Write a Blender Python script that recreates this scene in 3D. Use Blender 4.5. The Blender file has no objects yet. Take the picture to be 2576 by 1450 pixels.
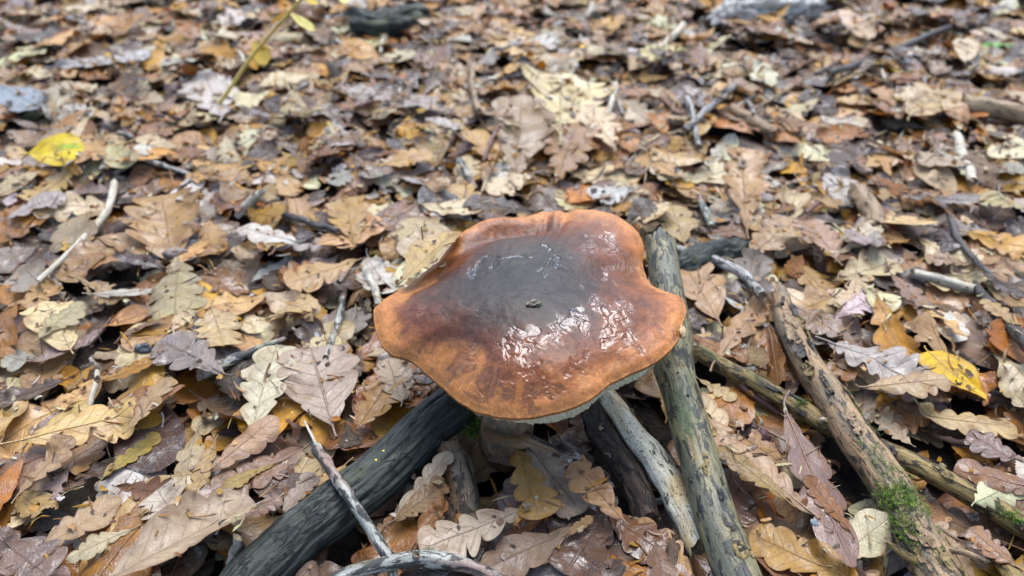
import bpy, math, random
import numpy as np
from mathutils import Vector, Matrix

random.seed(7)
rng = np.random.default_rng(11)
scene = bpy.context.scene
col = scene.collection
R = math.radians

# ------------------------------------------------------------------ camera
PITCH, CAM_H, LENS = 38.0, 0.56, 28.0
cam_d = bpy.data.cameras.new('camera')
cam = bpy.data.objects.new('camera', cam_d)
col.objects.link(cam)
cam.location = (0, 0, CAM_H)
cam.rotation_euler = (R(90 - PITCH), 0, 0)
cam_d.sensor_width = 36.0
cam_d.lens = LENS
cam_d.clip_start = 0.02
cam_d.clip_end = 400
cam_d.dof.use_dof = True
cam_d.dof.focus_distance = 0.66
cam_d.dof.aperture_fstop = 4.3
scene.camera = cam

# ------------------------------------------------------------------ sky, sun, exposure
SUN_EL, SUN_AZ = 64.0, 10.0            # azimuth clockwise from +Y (straight ahead)
world = bpy.data.worlds.new('World')
scene.world = world
world.use_nodes = True
wn = world.node_tree.nodes
wl = world.node_tree.links
wn.clear()
sky = wn.new('ShaderNodeTexSky')
sky.sky_type = 'NISHITA'
sky.sun_disc = False
sky.sun_elevation = R(SUN_EL)
sky.sun_rotation = R(SUN_AZ)
sky.air_density = 1.0
sky.dust_density = 2.0
sky.ozone_density = 1.0
hs = wn.new('ShaderNodeHueSaturation')
hs.inputs['Saturation'].default_value = 0.95
bg = wn.new('ShaderNodeBackground')
bg.inputs['Strength'].default_value = 0.115
wo = wn.new('ShaderNodeOutputWorld')
wl.new(sky.outputs[0], hs.inputs['Color'])
wl.new(hs.outputs[0], bg.inputs['Color'])
wl.new(bg.outputs[0], wo.inputs['Surface'])

sun_d = bpy.data.lights.new('sun', 'SUN')
sun_d.energy = 1.5
sun_d.angle = R(46)
sun_d.color = (0.93, 0.965, 1.0)
sun = bpy.data.objects.new('sun', sun_d)
col.objects.link(sun)
sun.rotation_euler = (R(-(90 - SUN_EL)), 0, R(-SUN_AZ))

vs = scene.view_settings
vs.view_transform = 'Standard'
vs.look = 'None'
vs.gamma = 1.0
vs.use_curve_mapping = False
vs.exposure = 1.85
scene.render.engine = 'CYCLES'
scene.cycles.use_denoising = True
scene.cycles.max_bounces = 6
scene.cycles.sample_clamp_indirect = 4.0

# ------------------------------------------------------------------ helpers: places, noise, meshes
ST, CT = math.sin(R(PITCH)), math.cos(R(PITCH))
FPX = 2576 * LENS / 36.0

def G(u, v, z=0.0):
    """world point at height z for a place measured in the photograph (2576 wide)"""
    a, b = (u - 1288) / FPX, (v - 725) / FPX
    d = (CAM_H - z) / (ST + b * CT)
    return np.array([a * d, d * (CT - b * ST), z])

def depth_of(p):
    return p[..., 1] * CT + (CAM_H - p[..., 2]) * ST

def _hash(ix, iy, iz, seed):
    h = (ix * 374761393 + iy * 668265263 + iz * 2147483647 + seed * 974634777) & 0xffffffff
    h = ((h ^ (h >> 13)) * 1274126177) & 0xffffffff
    h = ((h ^ (h >> 15)) * 2246822519) & 0xffffffff
    return ((h ^ (h >> 16)) & 0xffff) / 65535.0 * 2 - 1

def vnoise(P, seed=0):
    P = np.asarray(P, float)
    i = np.floor(P).astype(np.int64)
    f = P - i
    f = f * f * f * (f * (f * 6 - 15) + 10)
    r = 0
    for dx in (0, 1):
        wx = f[..., 0] if dx else 1 - f[..., 0]
        for dy in (0, 1):
            wy = f[..., 1] if dy else 1 - f[..., 1]
            for dz in (0, 1):
                wz = f[..., 2] if dz else 1 - f[..., 2]
                r = r + wx * wy * wz * _hash(i[..., 0] + dx, i[..., 1] + dy, i[..., 2] + dz, seed)
    return r

def fbm(P, octv=4, seed=0):
    P = np.asarray(P, float)
    a, s, t = 1.0, 0.0, 0.0
    for k in range(octv):
        s = s + a * vnoise(P * 2.0 ** k, seed + k * 17)
        t += a
        a *= 0.5
    return s / t

def sstep(a, b, x):
    t = np.clip((x - a) / (b - a), 0, 1)
    return t * t * (3 - 2 * t)

def grid_faces(nr, nc, wrap=False):
    r = np.arange(nr - 1)[:, None]
    c = np.arange(nc if wrap else nc - 1)[None, :]
    a = r * nc + c
    b = r * nc + (c + 1) % nc
    return np.stack([a, b, b + nc, a + nc], -1).reshape(-1, 4)

def mesh_np(name, V, F, attrs=None, uv=None, smooth=True):
    """mesh from arrays: V (n,3), F (m,4) or (m,3)"""
    me = bpy.data.meshes.new(name)
    V = np.ascontiguousarray(V, np.float32)
    F = np.ascontiguousarray(F, np.int32)
    n, k = F.shape
    me.vertices.add(len(V))
    me.vertices.foreach_set('co', V.ravel())
    me.loops.add(n * k)
    me.loops.foreach_set('vertex_index', F.ravel())
    me.polygons.add(n)
    me.polygons.foreach_set('loop_start', np.arange(0, n * k, k, dtype=np.int32))
    me.polygons.foreach_set('loop_total', np.full(n, k, np.int32))
    if smooth:
        me.polygons.foreach_set('use_smooth', np.ones(n, bool))
    me.update(calc_edges=True)
    me.validate()
    for nm, arr in (attrs or {}).items():
        arr = np.ascontiguousarray(arr, np.float32)
        if arr.ndim == 1:
            a = me.attributes.new(nm, 'FLOAT', 'POINT')
            a.data.foreach_set('value', arr)
        elif arr.shape[1] == 3:
            a = me.attributes.new(nm, 'FLOAT_VECTOR', 'POINT')
            a.data.foreach_set('vector', arr.ravel())
        else:
            a = me.attributes.new(nm, 'FLOAT_COLOR', 'POINT')
            a.data.foreach_set('color', arr.ravel())
    return me

def obj(name, me, mat=None, parent=None, loc=None):
    o = bpy.data.objects.new(name, me)
    col.objects.link(o)
    if mat is not None:
        me.materials.append(mat)
    if parent is not None:
        o.parent = parent
    if loc is not None:
        o.location = loc
    return o

def tag(o, label=None, cat=None, group=None, kind=None):
    if label: o['label'] = label
    if cat: o['category'] = cat
    if group: o['group'] = group
    if kind: o['kind'] = kind
    return o

def empty(name, loc):
    o = bpy.data.objects.new(name, None)
    col.objects.link(o)
    o.empty_display_size = 0.02
    o.location = loc
    return o

# ------------------------------------------------------------------ materials
class NT:
    def __init__(self, name):
        self.m = bpy.data.materials.new(name)
        self.m.use_nodes = True
        self.n = self.m.node_tree.nodes
        self.l = self.m.node_tree.links
        self.n.clear()
        self.out = self.n.new('ShaderNodeOutputMaterial')
    def put(self, sock, v):
        if v is None: return
        if hasattr(v, 'links') or hasattr(v, 'is_linked'):
            self.l.new(v, sock)
        else:
            if isinstance(v, (tuple, list)) and len(v) == 3 and sock.type == 'RGBA':
                v = (*v, 1)
            sock.default_value = v
    def attr(self, name, out='Vector'):
        a = self.n.new('ShaderNodeAttribute'); a.attribute_name = name
        return a.outputs[out]
    def math(self, op, a, b=None, c=None, clamp=False):
        m = self.n.new('ShaderNodeMath'); m.operation = op; m.use_clamp = clamp
        self.put(m.inputs[0], a); self.put(m.inputs[1], b)
        if c is not None: self.put(m.inputs[2], c)
        return m.outputs[0]
    def vmath(self, op, a, b=None):
        m = self.n.new('ShaderNodeVectorMath'); m.operation = op
        self.put(m.inputs[0], a); self.put(m.inputs[1], b)
        return m.outputs[0]
    def sep(self, v):
        s = self.n.new('ShaderNodeSeparateXYZ'); self.put(s.inputs[0], v); return s.outputs
    def comb(self, x, y, z):
        s = self.n.new('ShaderNodeCombineXYZ')
        for k, q in enumerate((x, y, z)): self.put(s.inputs[k], q)
        return s.outputs[0]
    def noise(self, vec, scale, detail=3, rough=0.55, dist=0.0, out=0):
        t = self.n.new('ShaderNodeTexNoise')
        self.put(t.inputs['Vector'], vec)
        t.inputs['Scale'].default_value = scale; t.inputs['Detail'].default_value = detail
        t.inputs['Roughness'].default_value = rough; t.inputs['Distortion'].default_value = dist
        return t.outputs[out]
    def vor(self, vec, scale, feature='F1', out=0):
        t = self.n.new('ShaderNodeTexVoronoi'); t.feature = feature
        self.put(t.inputs['Vector'], vec); t.inputs['Scale'].default_value = scale
        return t.outputs[out]
    def rng(self, v, a, b, c=0.0, d=1.0, smooth=True):
        m = self.n.new('ShaderNodeMapRange')
        m.interpolation_type = 'SMOOTHSTEP' if smooth else 'LINEAR'
        self.put(m.inputs[0], v)
        for k, q in enumerate((a, b, c, d)): self.put(m.inputs[1 + k], q)
        return m.outputs[0]
    def mix(self, f, a, b, blend='MIX'):
        m = self.n.new('ShaderNodeMix'); m.data_type = 'RGBA'; m.blend_type = blend
        self.put(m.inputs[0], f); self.put(m.inputs[6], a); self.put(m.inputs[7], b)
        return m.outputs[2]
    def mul(self, c, k):
        """colour times a grey factor"""
        m = self.n.new('ShaderNodeVectorMath'); m.operation = 'SCALE'
        self.put(m.inputs[0], c); self.put(m.inputs['Scale'], k)
        return m.outputs[0]
    def bump(self, h, strength=0.3, dist=0.001, normal=None):
        b = self.n.new('ShaderNodeBump')
        self.put(b.inputs['Strength'], strength); b.inputs['Distance'].default_value = dist
        self.put(b.inputs['Height'], h)
        if normal is not None: self.put(b.inputs['Normal'], normal)
        return b.outputs[0]
    def bsdf(self, base, rough=0.5, normal=None, spec=0.5, coat=None, coat_rough=0.05, coat_normal=None, sss=None):
        p = self.n.new('ShaderNodeBsdfPrincipled')
        self.put(p.inputs['Base Color'], base); self.put(p.inputs['Roughness'], rough)
        self.put(p.inputs['Specular IOR Level'], spec)
        if normal is not None: self.put(p.inputs['Normal'], normal)
        if coat is not None:
            self.put(p.inputs['Coat Weight'], coat); self.put(p.inputs['Coat Roughness'], coat_rough)
            p.inputs['Coat IOR'].default_value = 1.38
            if coat_normal is not None: self.put(p.inputs['Coat Normal'], coat_normal)
        return p.outputs[0]
    def done(self, shader):
        self.l.new(shader, self.out.inputs['Surface'])
        return self.m

def leaf_material():
    n = NT('leaf')
    base = n.attr('col', 'Color')
    prm = n.sep(n.attr('prm'))                # random, wet, vein tone
    st = n.sep(n.attr('st'))                  # s across (-1..1), t along, length/width aspect
    rnd, wet, vt = prm[0], prm[1], prm[2]
    s, t = st[0], st[1]
    P = n.comb(n.math('MULTIPLY', s, 0.5), n.math('MULTIPLY', t, 1.6), n.math('MULTIPLY', rnd, 37.0))
    blot = n.noise(P, 2.3, 4, 0.6, 0.6)
    c = n.mix(n.rng(blot, 0.42, 0.72, 0, 0.75), base, n.mix(1.0, base, (0.48, 0.36, 0.27), 'MULTIPLY'))
    fine = n.noise(P, 17, 4, 0.7)
    c = n.mul(c, n.rng(fine, 0.25, 0.75, 0.72, 1.26, False))
    # pale worn patches
    pale = n.noise(n.vmath('ADD', P, (3.1, 1.7, 9.0)), 3.4, 3, 0.6, 0.4)
    c = n.mix(n.rng(pale, 0.56, 0.78, 0, 0.25), c, n.mix(0.5, base, (0.50, 0.43, 0.34)))
    # dark specks of rot
    sp = n.noise(n.vmath('ADD', P, (7.7, 2.2, 1.0)), 24, 2, 0.5)
    c = n.mix(n.rng(sp, 0.66, 0.74, 0, 0.75), c, (0.035, 0.022, 0.014))
    # browner margin
    a = n.math('ABSOLUTE', s)
    c = n.mix(n.math('MULTIPLY', n.math('POWER', a, 7.0), 0.5), c, n.mix(1.0, base, (0.55, 0.40, 0.26), 'MULTIPLY'))
    # veins
    mid = n.rng(a, 0.012, 0.055, 1, 0)
    q = n.math('SUBTRACT', t, n.math('MULTIPLY', a, 0.13))
    q = n.math('ADD', q, n.math('MULTIPLY', n.math('SIGN', s), 0.018))
    q = n.math('ADD', q, n.math('MULTIPLY', n.math('SUBTRACT', n.noise(P, 4, 1), 0.5), 0.05))
    lat = n.math('ABSOLUTE', n.math('SUBTRACT', n.math('FRACT', n.math('MULTIPLY', q, 7.3)), 0.5))
    lat = n.math('MULTIPLY', n.rng(lat, 0.02, 0.075, 1, 0), n.rng(a, 0.55, 1.0, 1, 0.1))
    vein = n.math('MAXIMUM', mid, n.math('MULTIPLY', lat, 0.75))
    vcol = n.mix(vt, n.mix(1.0, base, (0.42, 0.30, 0.24), 'MULTIPLY'), n.mix(0.45, base, (0.60, 0.50, 0.34)))
    c = n.mix(n.math('MULTIPLY', vein, 0.62), c, vcol)
    net = n.vor(P, 34, 'DISTANCE_TO_EDGE')
    netm = n.rng(net, 0.0, 0.10, 1, 0)
    c = n.mix(n.math('MULTIPLY', netm, 0.10), c, vcol)
    h = n.math('ADD', n.math('MULTIPLY', vein, 1.2), n.math('MULTIPLY', netm, 0.25))
    h = n.math('ADD', h, n.math('MULTIPLY', n.noise(P, 9, 3), 1.4))
    nor = n.bump(h, 0.55, 0.0009)
    wn_ = n.noise(P, 3.1, 2)
    wv = n.math('MULTIPLY', wet, n.rng(wn_, 0.36, 0.62))
    rough = n.rng(wv, 0, 1, 0.46, 0.15, False)
    # wetness saturates and darkens the blade
    c = n.mix(n.math('MULTIPLY', wv, 0.55), c, n.mix(1.0, c, (0.62, 0.52, 0.45), 'MULTIPLY'))
    p = n.bsdf(c, rough, nor, n.rng(wv, 0, 1, 0.30, 0.7, False), n.math('MULTIPLY', wv, 0.6), 0.10, nor)
    tr = n.n.new('ShaderNodeBsdfTranslucent')
    n.put(tr.inputs['Color'], n.mix(1.0, c, (1.25, 0.80, 0.42), 'MULTIPLY'))
    mx = n.n.new('ShaderNodeMixShader')
    mx.inputs[0].default_value = 0.16
    n.l.new(p, mx.inputs[1]); n.l.new(tr.outputs[0], mx.inputs[2])
    return n.done(mx.outputs[0])

def rib_material():
    n = NT('rib')
    c = n.attr('col', 'Color')
    P = n.attr('rest')
    c = n.mul(c, n.rng(n.noise(P, 300, 3), 0.3, 0.7, 0.6, 1.3))
    return n.done(n.bsdf(c, 0.42))

def wood_material(name, light, mid, dark, patch=0.5, grain=0.5, algae=None, algae_amt=0.0, rough=0.5, speck=0.4, bump=0.6, tint=None):
    """bark and bare wood: streaks along the stick, dark weathered patches, specks"""
    light, mid, dark = (tuple(q * 0.70 for q in c_) for c_ in (light, mid, dark))
    algae = tuple(q * .7 for q in algae) if algae else None
    tint = tuple(q * .7 for q in tint) if tint else None
    n = NT(name)
    P = n.attr('rest')                         # x,y round the axis, z along it (metres)
    S = n.vmath('MULTIPLY', P, (1, 1, 0.07))
    M = n.vmath('MULTIPLY', P, (1, 1, 0.35))
    st = n.noise(S, 300, 6, 0.7, 0.3)
    c = n.mix(n.rng(st, 0.34, 0.66), mid, light)
    if tint is not None:
        c = n.mix(n.rng(n.noise(M, 42, 3), 0.45, 0.62, 0, 0.8), c, tint)
    pt = n.noise(M, 135, 6, 0.72, 0.8)
    thr = 0.64 - 0.24 * patch
    pm = n.rng(pt, thr, thr + 0.045)
    c = n.mix(n.math('MULTIPLY', pm, 0.92), c, dark)
    sk = n.noise(n.vmath('MULTIPLY', P, (1, 1, 0.5)), 520, 3, 0.6)
    c = n.mix(n.rng(sk, 0.70 - 0.12 * speck, 0.76 - 0.12 * speck, 0, 0.8), c, dark)
    cr = n.noise(S, 620, 3, 0.55)
    crm = n.rng(cr, 0.60, 0.68)
    c = n.mix(n.math('MULTIPLY', crm, 0.55 * grain + 0.15), c, n.mix(1.0, dark, (0.5, 0.5, 0.5), 'MULTIPLY'))
    if algae is not None:
        am = n.rng(n.noise(M, 30, 3, 0.6), 0.62 - 0.25 * algae_amt, 0.78 - 0.2 * algae_amt)
        c = n.mix(n.math('MULTIPLY', am, 0.7), c, algae)
    c = n.mul(c, n.rng(n.noise(P, 900, 2), 0.3, 0.7, 0.8, 1.2))
    h = n.math('SUBTRACT', n.math('MULTIPLY', st, 1.0), n.math('MULTIPLY', crm, 0.6 * grain + 0.2))
    h = n.math('SUBTRACT', h, n.math('MULTIPLY', pm, 0.25))
    h = n.math('ADD', h, n.math('MULTIPLY', n.noise(P, 700, 3), 0.3))
    nor = n.bump(h, bump, 0.0016)
    r = n.rng(n.noise(M, 60, 3), 0.3, 0.7, rough - 0.14, rough + 0.14)
    return n.done(n.bsdf(c, r, nor, 0.28))

def endgrain_material():
    n = NT('end_grain')
    P = n.attr('rest')
    c = n.mix(n.rng(n.noise(P, 500, 4), 0.35, 0.65), (0.05, 0.035, 0.022), (0.24, 0.16, 0.085))
    return n.done(n.bsdf(c, 0.7, n.bump(n.noise(P, 900, 3), 0.7, 0.001)))

def soil_material():
    n = NT('soil')
    tc = n.n.new('ShaderNodeTexCoord')
    P = tc.outputs['Object']
    c = n.mix(n.rng(n.noise(P, 40, 6, 0.7), 0.35, 0.7), (0.006, 0.004, 0.003), (0.034, 0.022, 0.014))
    lit = n.vor(P, 17, 'F1', 1)
    c2 = n.mix(0.5, n.mix(1.0, lit, (0.20, 0.12, 0.065), 'MULTIPLY'), (0.16, 0.10, 0.06))
    ln = n.n.new('ShaderNodeVectorMath'); ln.operation = 'LENGTH'; n.l.new(P, ln.inputs[0])
    c = n.mix(n.rng(ln.outputs['Value'], 2.6, 3.4), c, c2)
    return n.done(n.bsdf(c, 0.75, n.bump(n.noise(P, 120, 6, 0.7), 1.0, 0.010), 0.2))

def cap_material():
    n = NT('cap_skin')
    base = n.attr('col', 'Color')
    P = n.attr('rest')
    wet = n.attr('wet', 'Fac')
    film = n.attr('film', 'Fac')               # general gloss of the slimy margin
    dry = n.math('SUBTRACT', 1.0, wet)
    f1 = n.noise(P, 420, 4, 0.7)
    c = n.mul(base, n.rng(f1, 0.28, 0.72, 0.60, 1.40, False))
    f2 = n.noise(P, 75, 4, 0.65, 0.4)
    c = n.mul(c, n.rng(f2, 0.25, 0.75, 0.60, 1.36, False))
    sp = n.noise(P, 900, 2, 0.5)
    c = n.mix(n.rng(sp, 0.66, 0.72, 0, 0.55), c, n.mul(c, 0.35))
    # dry skin: felted; wet skin: lens-like water with flow lines
    hd = n.math('ADD', n.math('MULTIPLY', f1, 0.5), n.math('MULTIPLY', n.noise(P, 170, 3), 1.0))
    nd = n.bump(hd, n.math('MULTIPLY', dry, 0.42), 0.0010)
    wp = n.n.new('ShaderNodeVectorMath'); wp.operation = 'ADD'
    wob = n.noise(P, 28, 2, 0.5, 0, 1)
    n.l.new(P, wp.inputs[0])
    n.l.new(n.mul(n.vmath('SUBTRACT', wob, (0.5, 0.5, 0.5)), 0.085), wp.inputs[1])
    flow = n.noise(n.vmath('MULTIPLY', wp.outputs[0], (1.0, 0.30, 1.0)), 150, 2, 0.4, 0.6)
    rip = n.noise(n.vmath('MULTIPLY', wp.outputs[0], (1.0, 0.6, 1.0)), 90, 2, 0.5)
    hw = n.math('ADD', n.math('MULTIPLY', flow, 0.80), n.math('MULTIPLY', rip, 1.0))
    nw = n.bump(hw, n.math('MULTIPLY', wet, 0.75), 0.0028, nd)
    rough = n.rng(wet, 0, 1, n.rng(film, 0, 1, 0.50, 0.46, False), 0.085, False)
    spec = n.rng(wet, 0, 1, n.rng(film, 0, 1, 0.27, 0.38, False), 0.42, False)
    p = n.bsdf(c, rough, nw, spec, n.math('MULTIPLY', wet, 0.38), 0.06, nw)
    return n.done(p)

def simple_material(name, c1, c2, scale=200, rough=0.6, bump=0.4, dist=0.001, attr='rest'):
    n = NT(name)
    P = n.attr(attr)
    f = n.noise(P, scale, 5, 0.65)
    c = n.mix(n.rng(f, 0.35, 0.68), c1, c2)
    return n.done(n.bsdf(c, rough, n.bump(n.noise(P, scale * 3, 3), bump, dist)))

def moss_material():
    n = NT('moss')
    c = n.attr('col', 'Color')
    p = n.bsdf(c, 0.5)
    tr = n.n.new('ShaderNodeBsdfTranslucent'); n.l.new(c, tr.inputs['Color'])
    mx = n.n.new('ShaderNodeMixShader'); mx.inputs[0].default_value = 0.35
    n.l.new(p, mx.inputs[1]); n.l.new(tr.outputs[0], mx.inputs[2])
    return n.done(mx.outputs[0])

LEAF = leaf_material()
RIB = rib_material()
MOSS = moss_material()
ENDG = endgrain_material()

# ------------------------------------------------------------------ ground sheet (forest soil)
GX0, GX1, GY0, GY1, CELL = -1.7, 1.7, -0.15, 2.85, 0.004
HX, HY = int((GX1 - GX0) / CELL), int((GY1 - GY0) / CELL)
gx = GX0 + (np.arange(HX) + 0.5) * CELL
gy = GY0 + (np.arange(HY) + 0.5) * CELL

def soil_height(x, y):
    P = np.stack([x * 5, y * 5, np.zeros_like(x)], -1)
    h = -0.020 + 0.010 * fbm(P, 3, 5)
    P2 = np.stack([x * 40, y * 40, np.zeros_like(x)], -1)
    h = h + 0.003 * vnoise(P2, 9)
    # hollow under and in front of the mushroom
    h = h - 0.024 * np.exp(-(((x - 0.02) / 0.11) ** 2 + ((y - 0.42) / 0.085) ** 2))
    return h

n1 = 260
lin = np.concatenate([[-60, -20, -8, -4], np.linspace(-2.2, 2.2, n1), [4, 8, 20, 60]])
liny = np.concatenate([[-60, -20, -6, -2], np.linspace(-0.6, 3.2, n1), [5, 9, 20, 60]])
XX, YY = np.meshgrid(lin, liny)
ZZ = soil_height(XX, YY)
V = np.stack([XX, YY, ZZ], -1).reshape(-1, 3)
ground = obj('ground', mesh_np('ground', V, grid_faces(len(liny), len(lin))), soil_material())
tag(ground, 'dark damp forest soil under the leaf litter', None, None, 'structure')

H = soil_height(*np.meshgrid(gx, gy))            # running top surface of the litter, H[iy, ix]
ID = np.full(H.shape, -1, np.int32)
AVOID = np.zeros(H.shape, bool)

def cells(x, y):
    return (np.clip(((y - GY0) / CELL).astype(int), 0, HY - 1), np.clip(((x - GX0) / CELL).astype(int), 0, HX - 1))

# ------------------------------------------------------------------ leaf builder
def leaf_shape(L, wf, nt, ns, lobes=5, depth=0.45, kind='oak', rs=None):
    """flat blade: returns x along, y across (metres) and s,t per vertex, in an nt x ns grid"""
    rs = rs or np.random.default_rng(1)
    t = np.linspace(0, 1, nt) ** 0.94
    s = np.linspace(-1, 1, ns)
    s = np.sign(s) * np.abs(s) ** 0.85
    out = np.zeros((nt, 2))
    if kind == 'oak':
        a, b = rs.uniform(0.65, 1.05), rs.uniform(0.38, 0.52)
        env = t ** a * (1 - t) ** b
        env /= env.max()
        for k in (0, 1):
            ph = lobes * t ** rs.uniform(0.85, 1.0) + rs.uniform(-0.18, 0.18)
            wp_ = rs.uniform(0, 6.283, 2)
            ph = ph + 0.20 * np.sin(2 * math.pi * t * 1.3 + wp_[0]) * t * (1 - t) * 3 + 0.07 * np.sin(2 * math.pi * t * 3.1 + wp_[1])
            amp = rs.uniform(0.62, 1.16, lobes + 3)
            lo = np.clip(np.floor(ph + 0.5).astype(int), 0, lobes + 2)
            am = np.interp(ph, np.arange(lobes + 3) , amp)
            dd = np.clip(depth * 1.35 * (1 - 0.38 * t), 0, .8) * rs.uniform(0.85, 1.15)
            fr = np.abs((ph % 1.0) - 0.5) * 2
            lob = (1 - dd) + dd * np.clip(1 - fr ** 2.1, 0, 1) ** 0.62
            out[:, k] = env * lob * am
        slant, slpow = 0.42, 0.5
    elif kind == 'oval':
        env = (t ** 0.75 * (1 - t) ** 0.62); env /= env.max()
        out[:, 0] = out[:, 1] = env
        slant, slpow = 0.25, 0.6
    elif kind == 'lance':
        env = (t ** 0.85 * (1 - t) ** 0.95); env /= env.max()
        out[:, 0] = out[:, 1] = env
        slant, slpow = 0.3, 0.6
    else:                                           # birch: triangular, toothed
        env = (t ** 0.38 * (1 - t) ** 0.95); env /= env.max()
        tooth = 1 - 0.08 * (np.arange(nt) % 2)
        out[:, 0] = out[:, 1] = env * tooth
        slant, slpow = 0.2, 0.5
    out = np.maximum(out * wf * L * 0.5, 0.0008 * L / 0.08)
    sg = (s > 0).astype(int)
    w = np.where(sg[None, :] == 1, out[:, 1:2], out[:, 0:1])
    y = s[None, :] * w
    x = t[:, None] * L + slant * np.abs(y) * np.clip(1 - t[:, None], 0, 1) ** slpow
    S = np.broadcast_to(s[None, :], y.shape)
    T = np.broadcast_to(t[:, None], y.shape)
    return x, y, S, T

def arc(d, kap):
    """bend distance d on a curve of curvature kap: returns in-plane and lift"""
    if abs(kap) < 1e-3:
        return d, np.zeros_like(d)
    return np.sin(d * kap) / kap, (1 - np.cos(d * kap)) / kap

def leaf_points(L, wf, nt, ns, kx=0, ky=0, fold=0, ruffle=0.002, twist=0.0, roll=0.0, pitch=0.0, yaw=0.0,
                lobes=5, depth=0.45, kind='oak', rs=None, flip=False, side=0.0):
    x, y, S, T = leaf_shape(L, wf, nt, ns, lobes, depth, kind, rs)
    x = x - L * 0.5
    kyv = ky * (1 + side * np.sign(y))
    yy = np.where(np.abs(kyv) < 1e-3, y, np.sin(y * kyv) / np.where(np.abs(kyv) < 1e-3, 1, kyv))
    zz = np.where(np.abs(kyv) < 1e-3, 0, (1 - np.cos(y * kyv)) / np.where(np.abs(kyv) < 1e-3, 1, kyv))
    zz = zz + fold * np.abs(y)
    ph = rs.uniform(0, 50)
    nz = vnoise(np.stack([x / 0.022, y / 0.018, np.full_like(x, ph)], -1), 3)
    nz2 = vnoise(np.stack([x / 0.009, y / 0.009, np.full_like(x, ph + 9)], -1), 4)
    zz = zz + ruffle * nz * (0.35 + np.abs(S)) + ruffle * 0.35 * nz2 * np.abs(S)
    xx, zb = arc(x, kx)
    # the lift from the length bend tilts the section too; fine for gentle bends
    P = np.stack([xx, yy, zz + zb], -1)
    if twist:
        a = twist * (x / L)
        c, s_ = np.cos(a), np.sin(a)
        P[..., 1], P[..., 2] = P[..., 1] * c - P[..., 2] * s_, P[..., 1] * s_ + P[..., 2] * c
    if flip:
        P[..., 2] *= -1
    M = np.array(Matrix.Rotation(yaw, 3, 'Z') @ Matrix.Rotation(pitch, 3, 'Y') @ Matrix.Rotation(roll, 3, 'X'))
    P = P @ M.T
    return P, S, T

LAST = {}
LEAVES = []      # dicts: P (nt,ns,3), S, T, col, prm, id, ...
PAL = {
    'tan':        (0.300, 0.188, 0.082),
    'cream':      (0.440, 0.350, 0.215),
    'ochre':      (0.330, 0.176, 0.030),
    'russet':     (0.215, 0.088, 0.012),
    'brown':      (0.140, 0.073, 0.034),
    'dark brown': (0.046, 0.025, 0.014),
    'greyish':    (0.205, 0.165, 0.135),
    'whitish':    (0.400, 0.372, 0.320),
    'yellow':     (0.620, 0.450, 0.030),
    'olive':      (0.235, 0.172, 0.040),
}

def saturate(c, k):
    m = 0.35 * c[0] + 0.5 * c[1] + 0.15 * c[2]
    return tuple(max(0.003, m + (q - m) * k) for q in c)

def jitter_col(c, rs, v=0.24, h=0.045):
    k = math.exp(rs.normal(0, v))
    c = saturate(c, 1.11)
    return tuple(min(0.50, max(0.004, q * k * math.exp(rs.normal(0, h)))) for q in c)

def up2(P):
    """bilinear upsample of a (nt,ns,3) grid for painting the height map"""
    A = np.empty((P.shape[0] * 2 - 1, P.shape[1], 3))
    A[::2] = P; A[1::2] = 0.5 * (P[:-1] + P[1:])
    B = np.empty((A.shape[0], A.shape[1] * 2 - 1, 3))
    B[:, ::2] = A; B[:, 1::2] = 0.5 * (A[:, :-1] + A[:, 1:])
    return B

def drop(P, x, y, q=0.80, lift=0.0, maxpush=0.012, gap=0.0009, absolute=None):
    P = P.copy()
    P[..., 0] += x; P[..., 1] += y
    iy, ix = cells(P[..., 0], P[..., 1])
    hs_ = H[iy, ix]
    if absolute is not None:
        P[..., 2] += absolute
    else:
        b = np.quantile(hs_ - P[..., 2], q) + lift
        z = P[..., 2] + b
        low = np.clip(hs_ + gap - z, 0, maxpush)
        for _ in range(3):
            lp = np.pad(low, 1, mode='edge')
            low = (lp[1:-1, 1:-1] * 2 + lp[:-2, 1:-1] + lp[2:, 1:-1] + lp[1:-1, :-2] + lp[1:-1, 2:]) / 6
        P[..., 2] = z + low
    return P

def commit(P, i):
    B = up2(P)
    iy, ix = cells(B[..., 0], B[..., 1])
    iy, ix, z = iy.ravel(), ix.ravel(), B[..., 2].ravel()
    m = z >= H[iy, ix] - 0.0005
    ID[iy[m], ix[m]] = i
    np.maximum.at(H, (iy, ix), z)

def add_leaf(P, S, T, colr, rnd, wet, vt, **kw):
    i = len(LEAVES)
    d = dict(P=P, S=S, T=T, col=colr, prm=(rnd, wet, vt), id=i)
    d.update(kw)
    LEAVES.append(d)
    commit(P, i)
    return d

CLASSES = ['tan', 'cream', 'ochre', 'russet', 'brown', 'dark brown', 'greyish', 'whitish', 'olive']
CPROB = np.array([0.175, 0.165, 0.14, 0.12, 0.16, 0.13, 0.055, 0.05, 0.006])
CPROB = CPROB / CPROB.sum()

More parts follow.
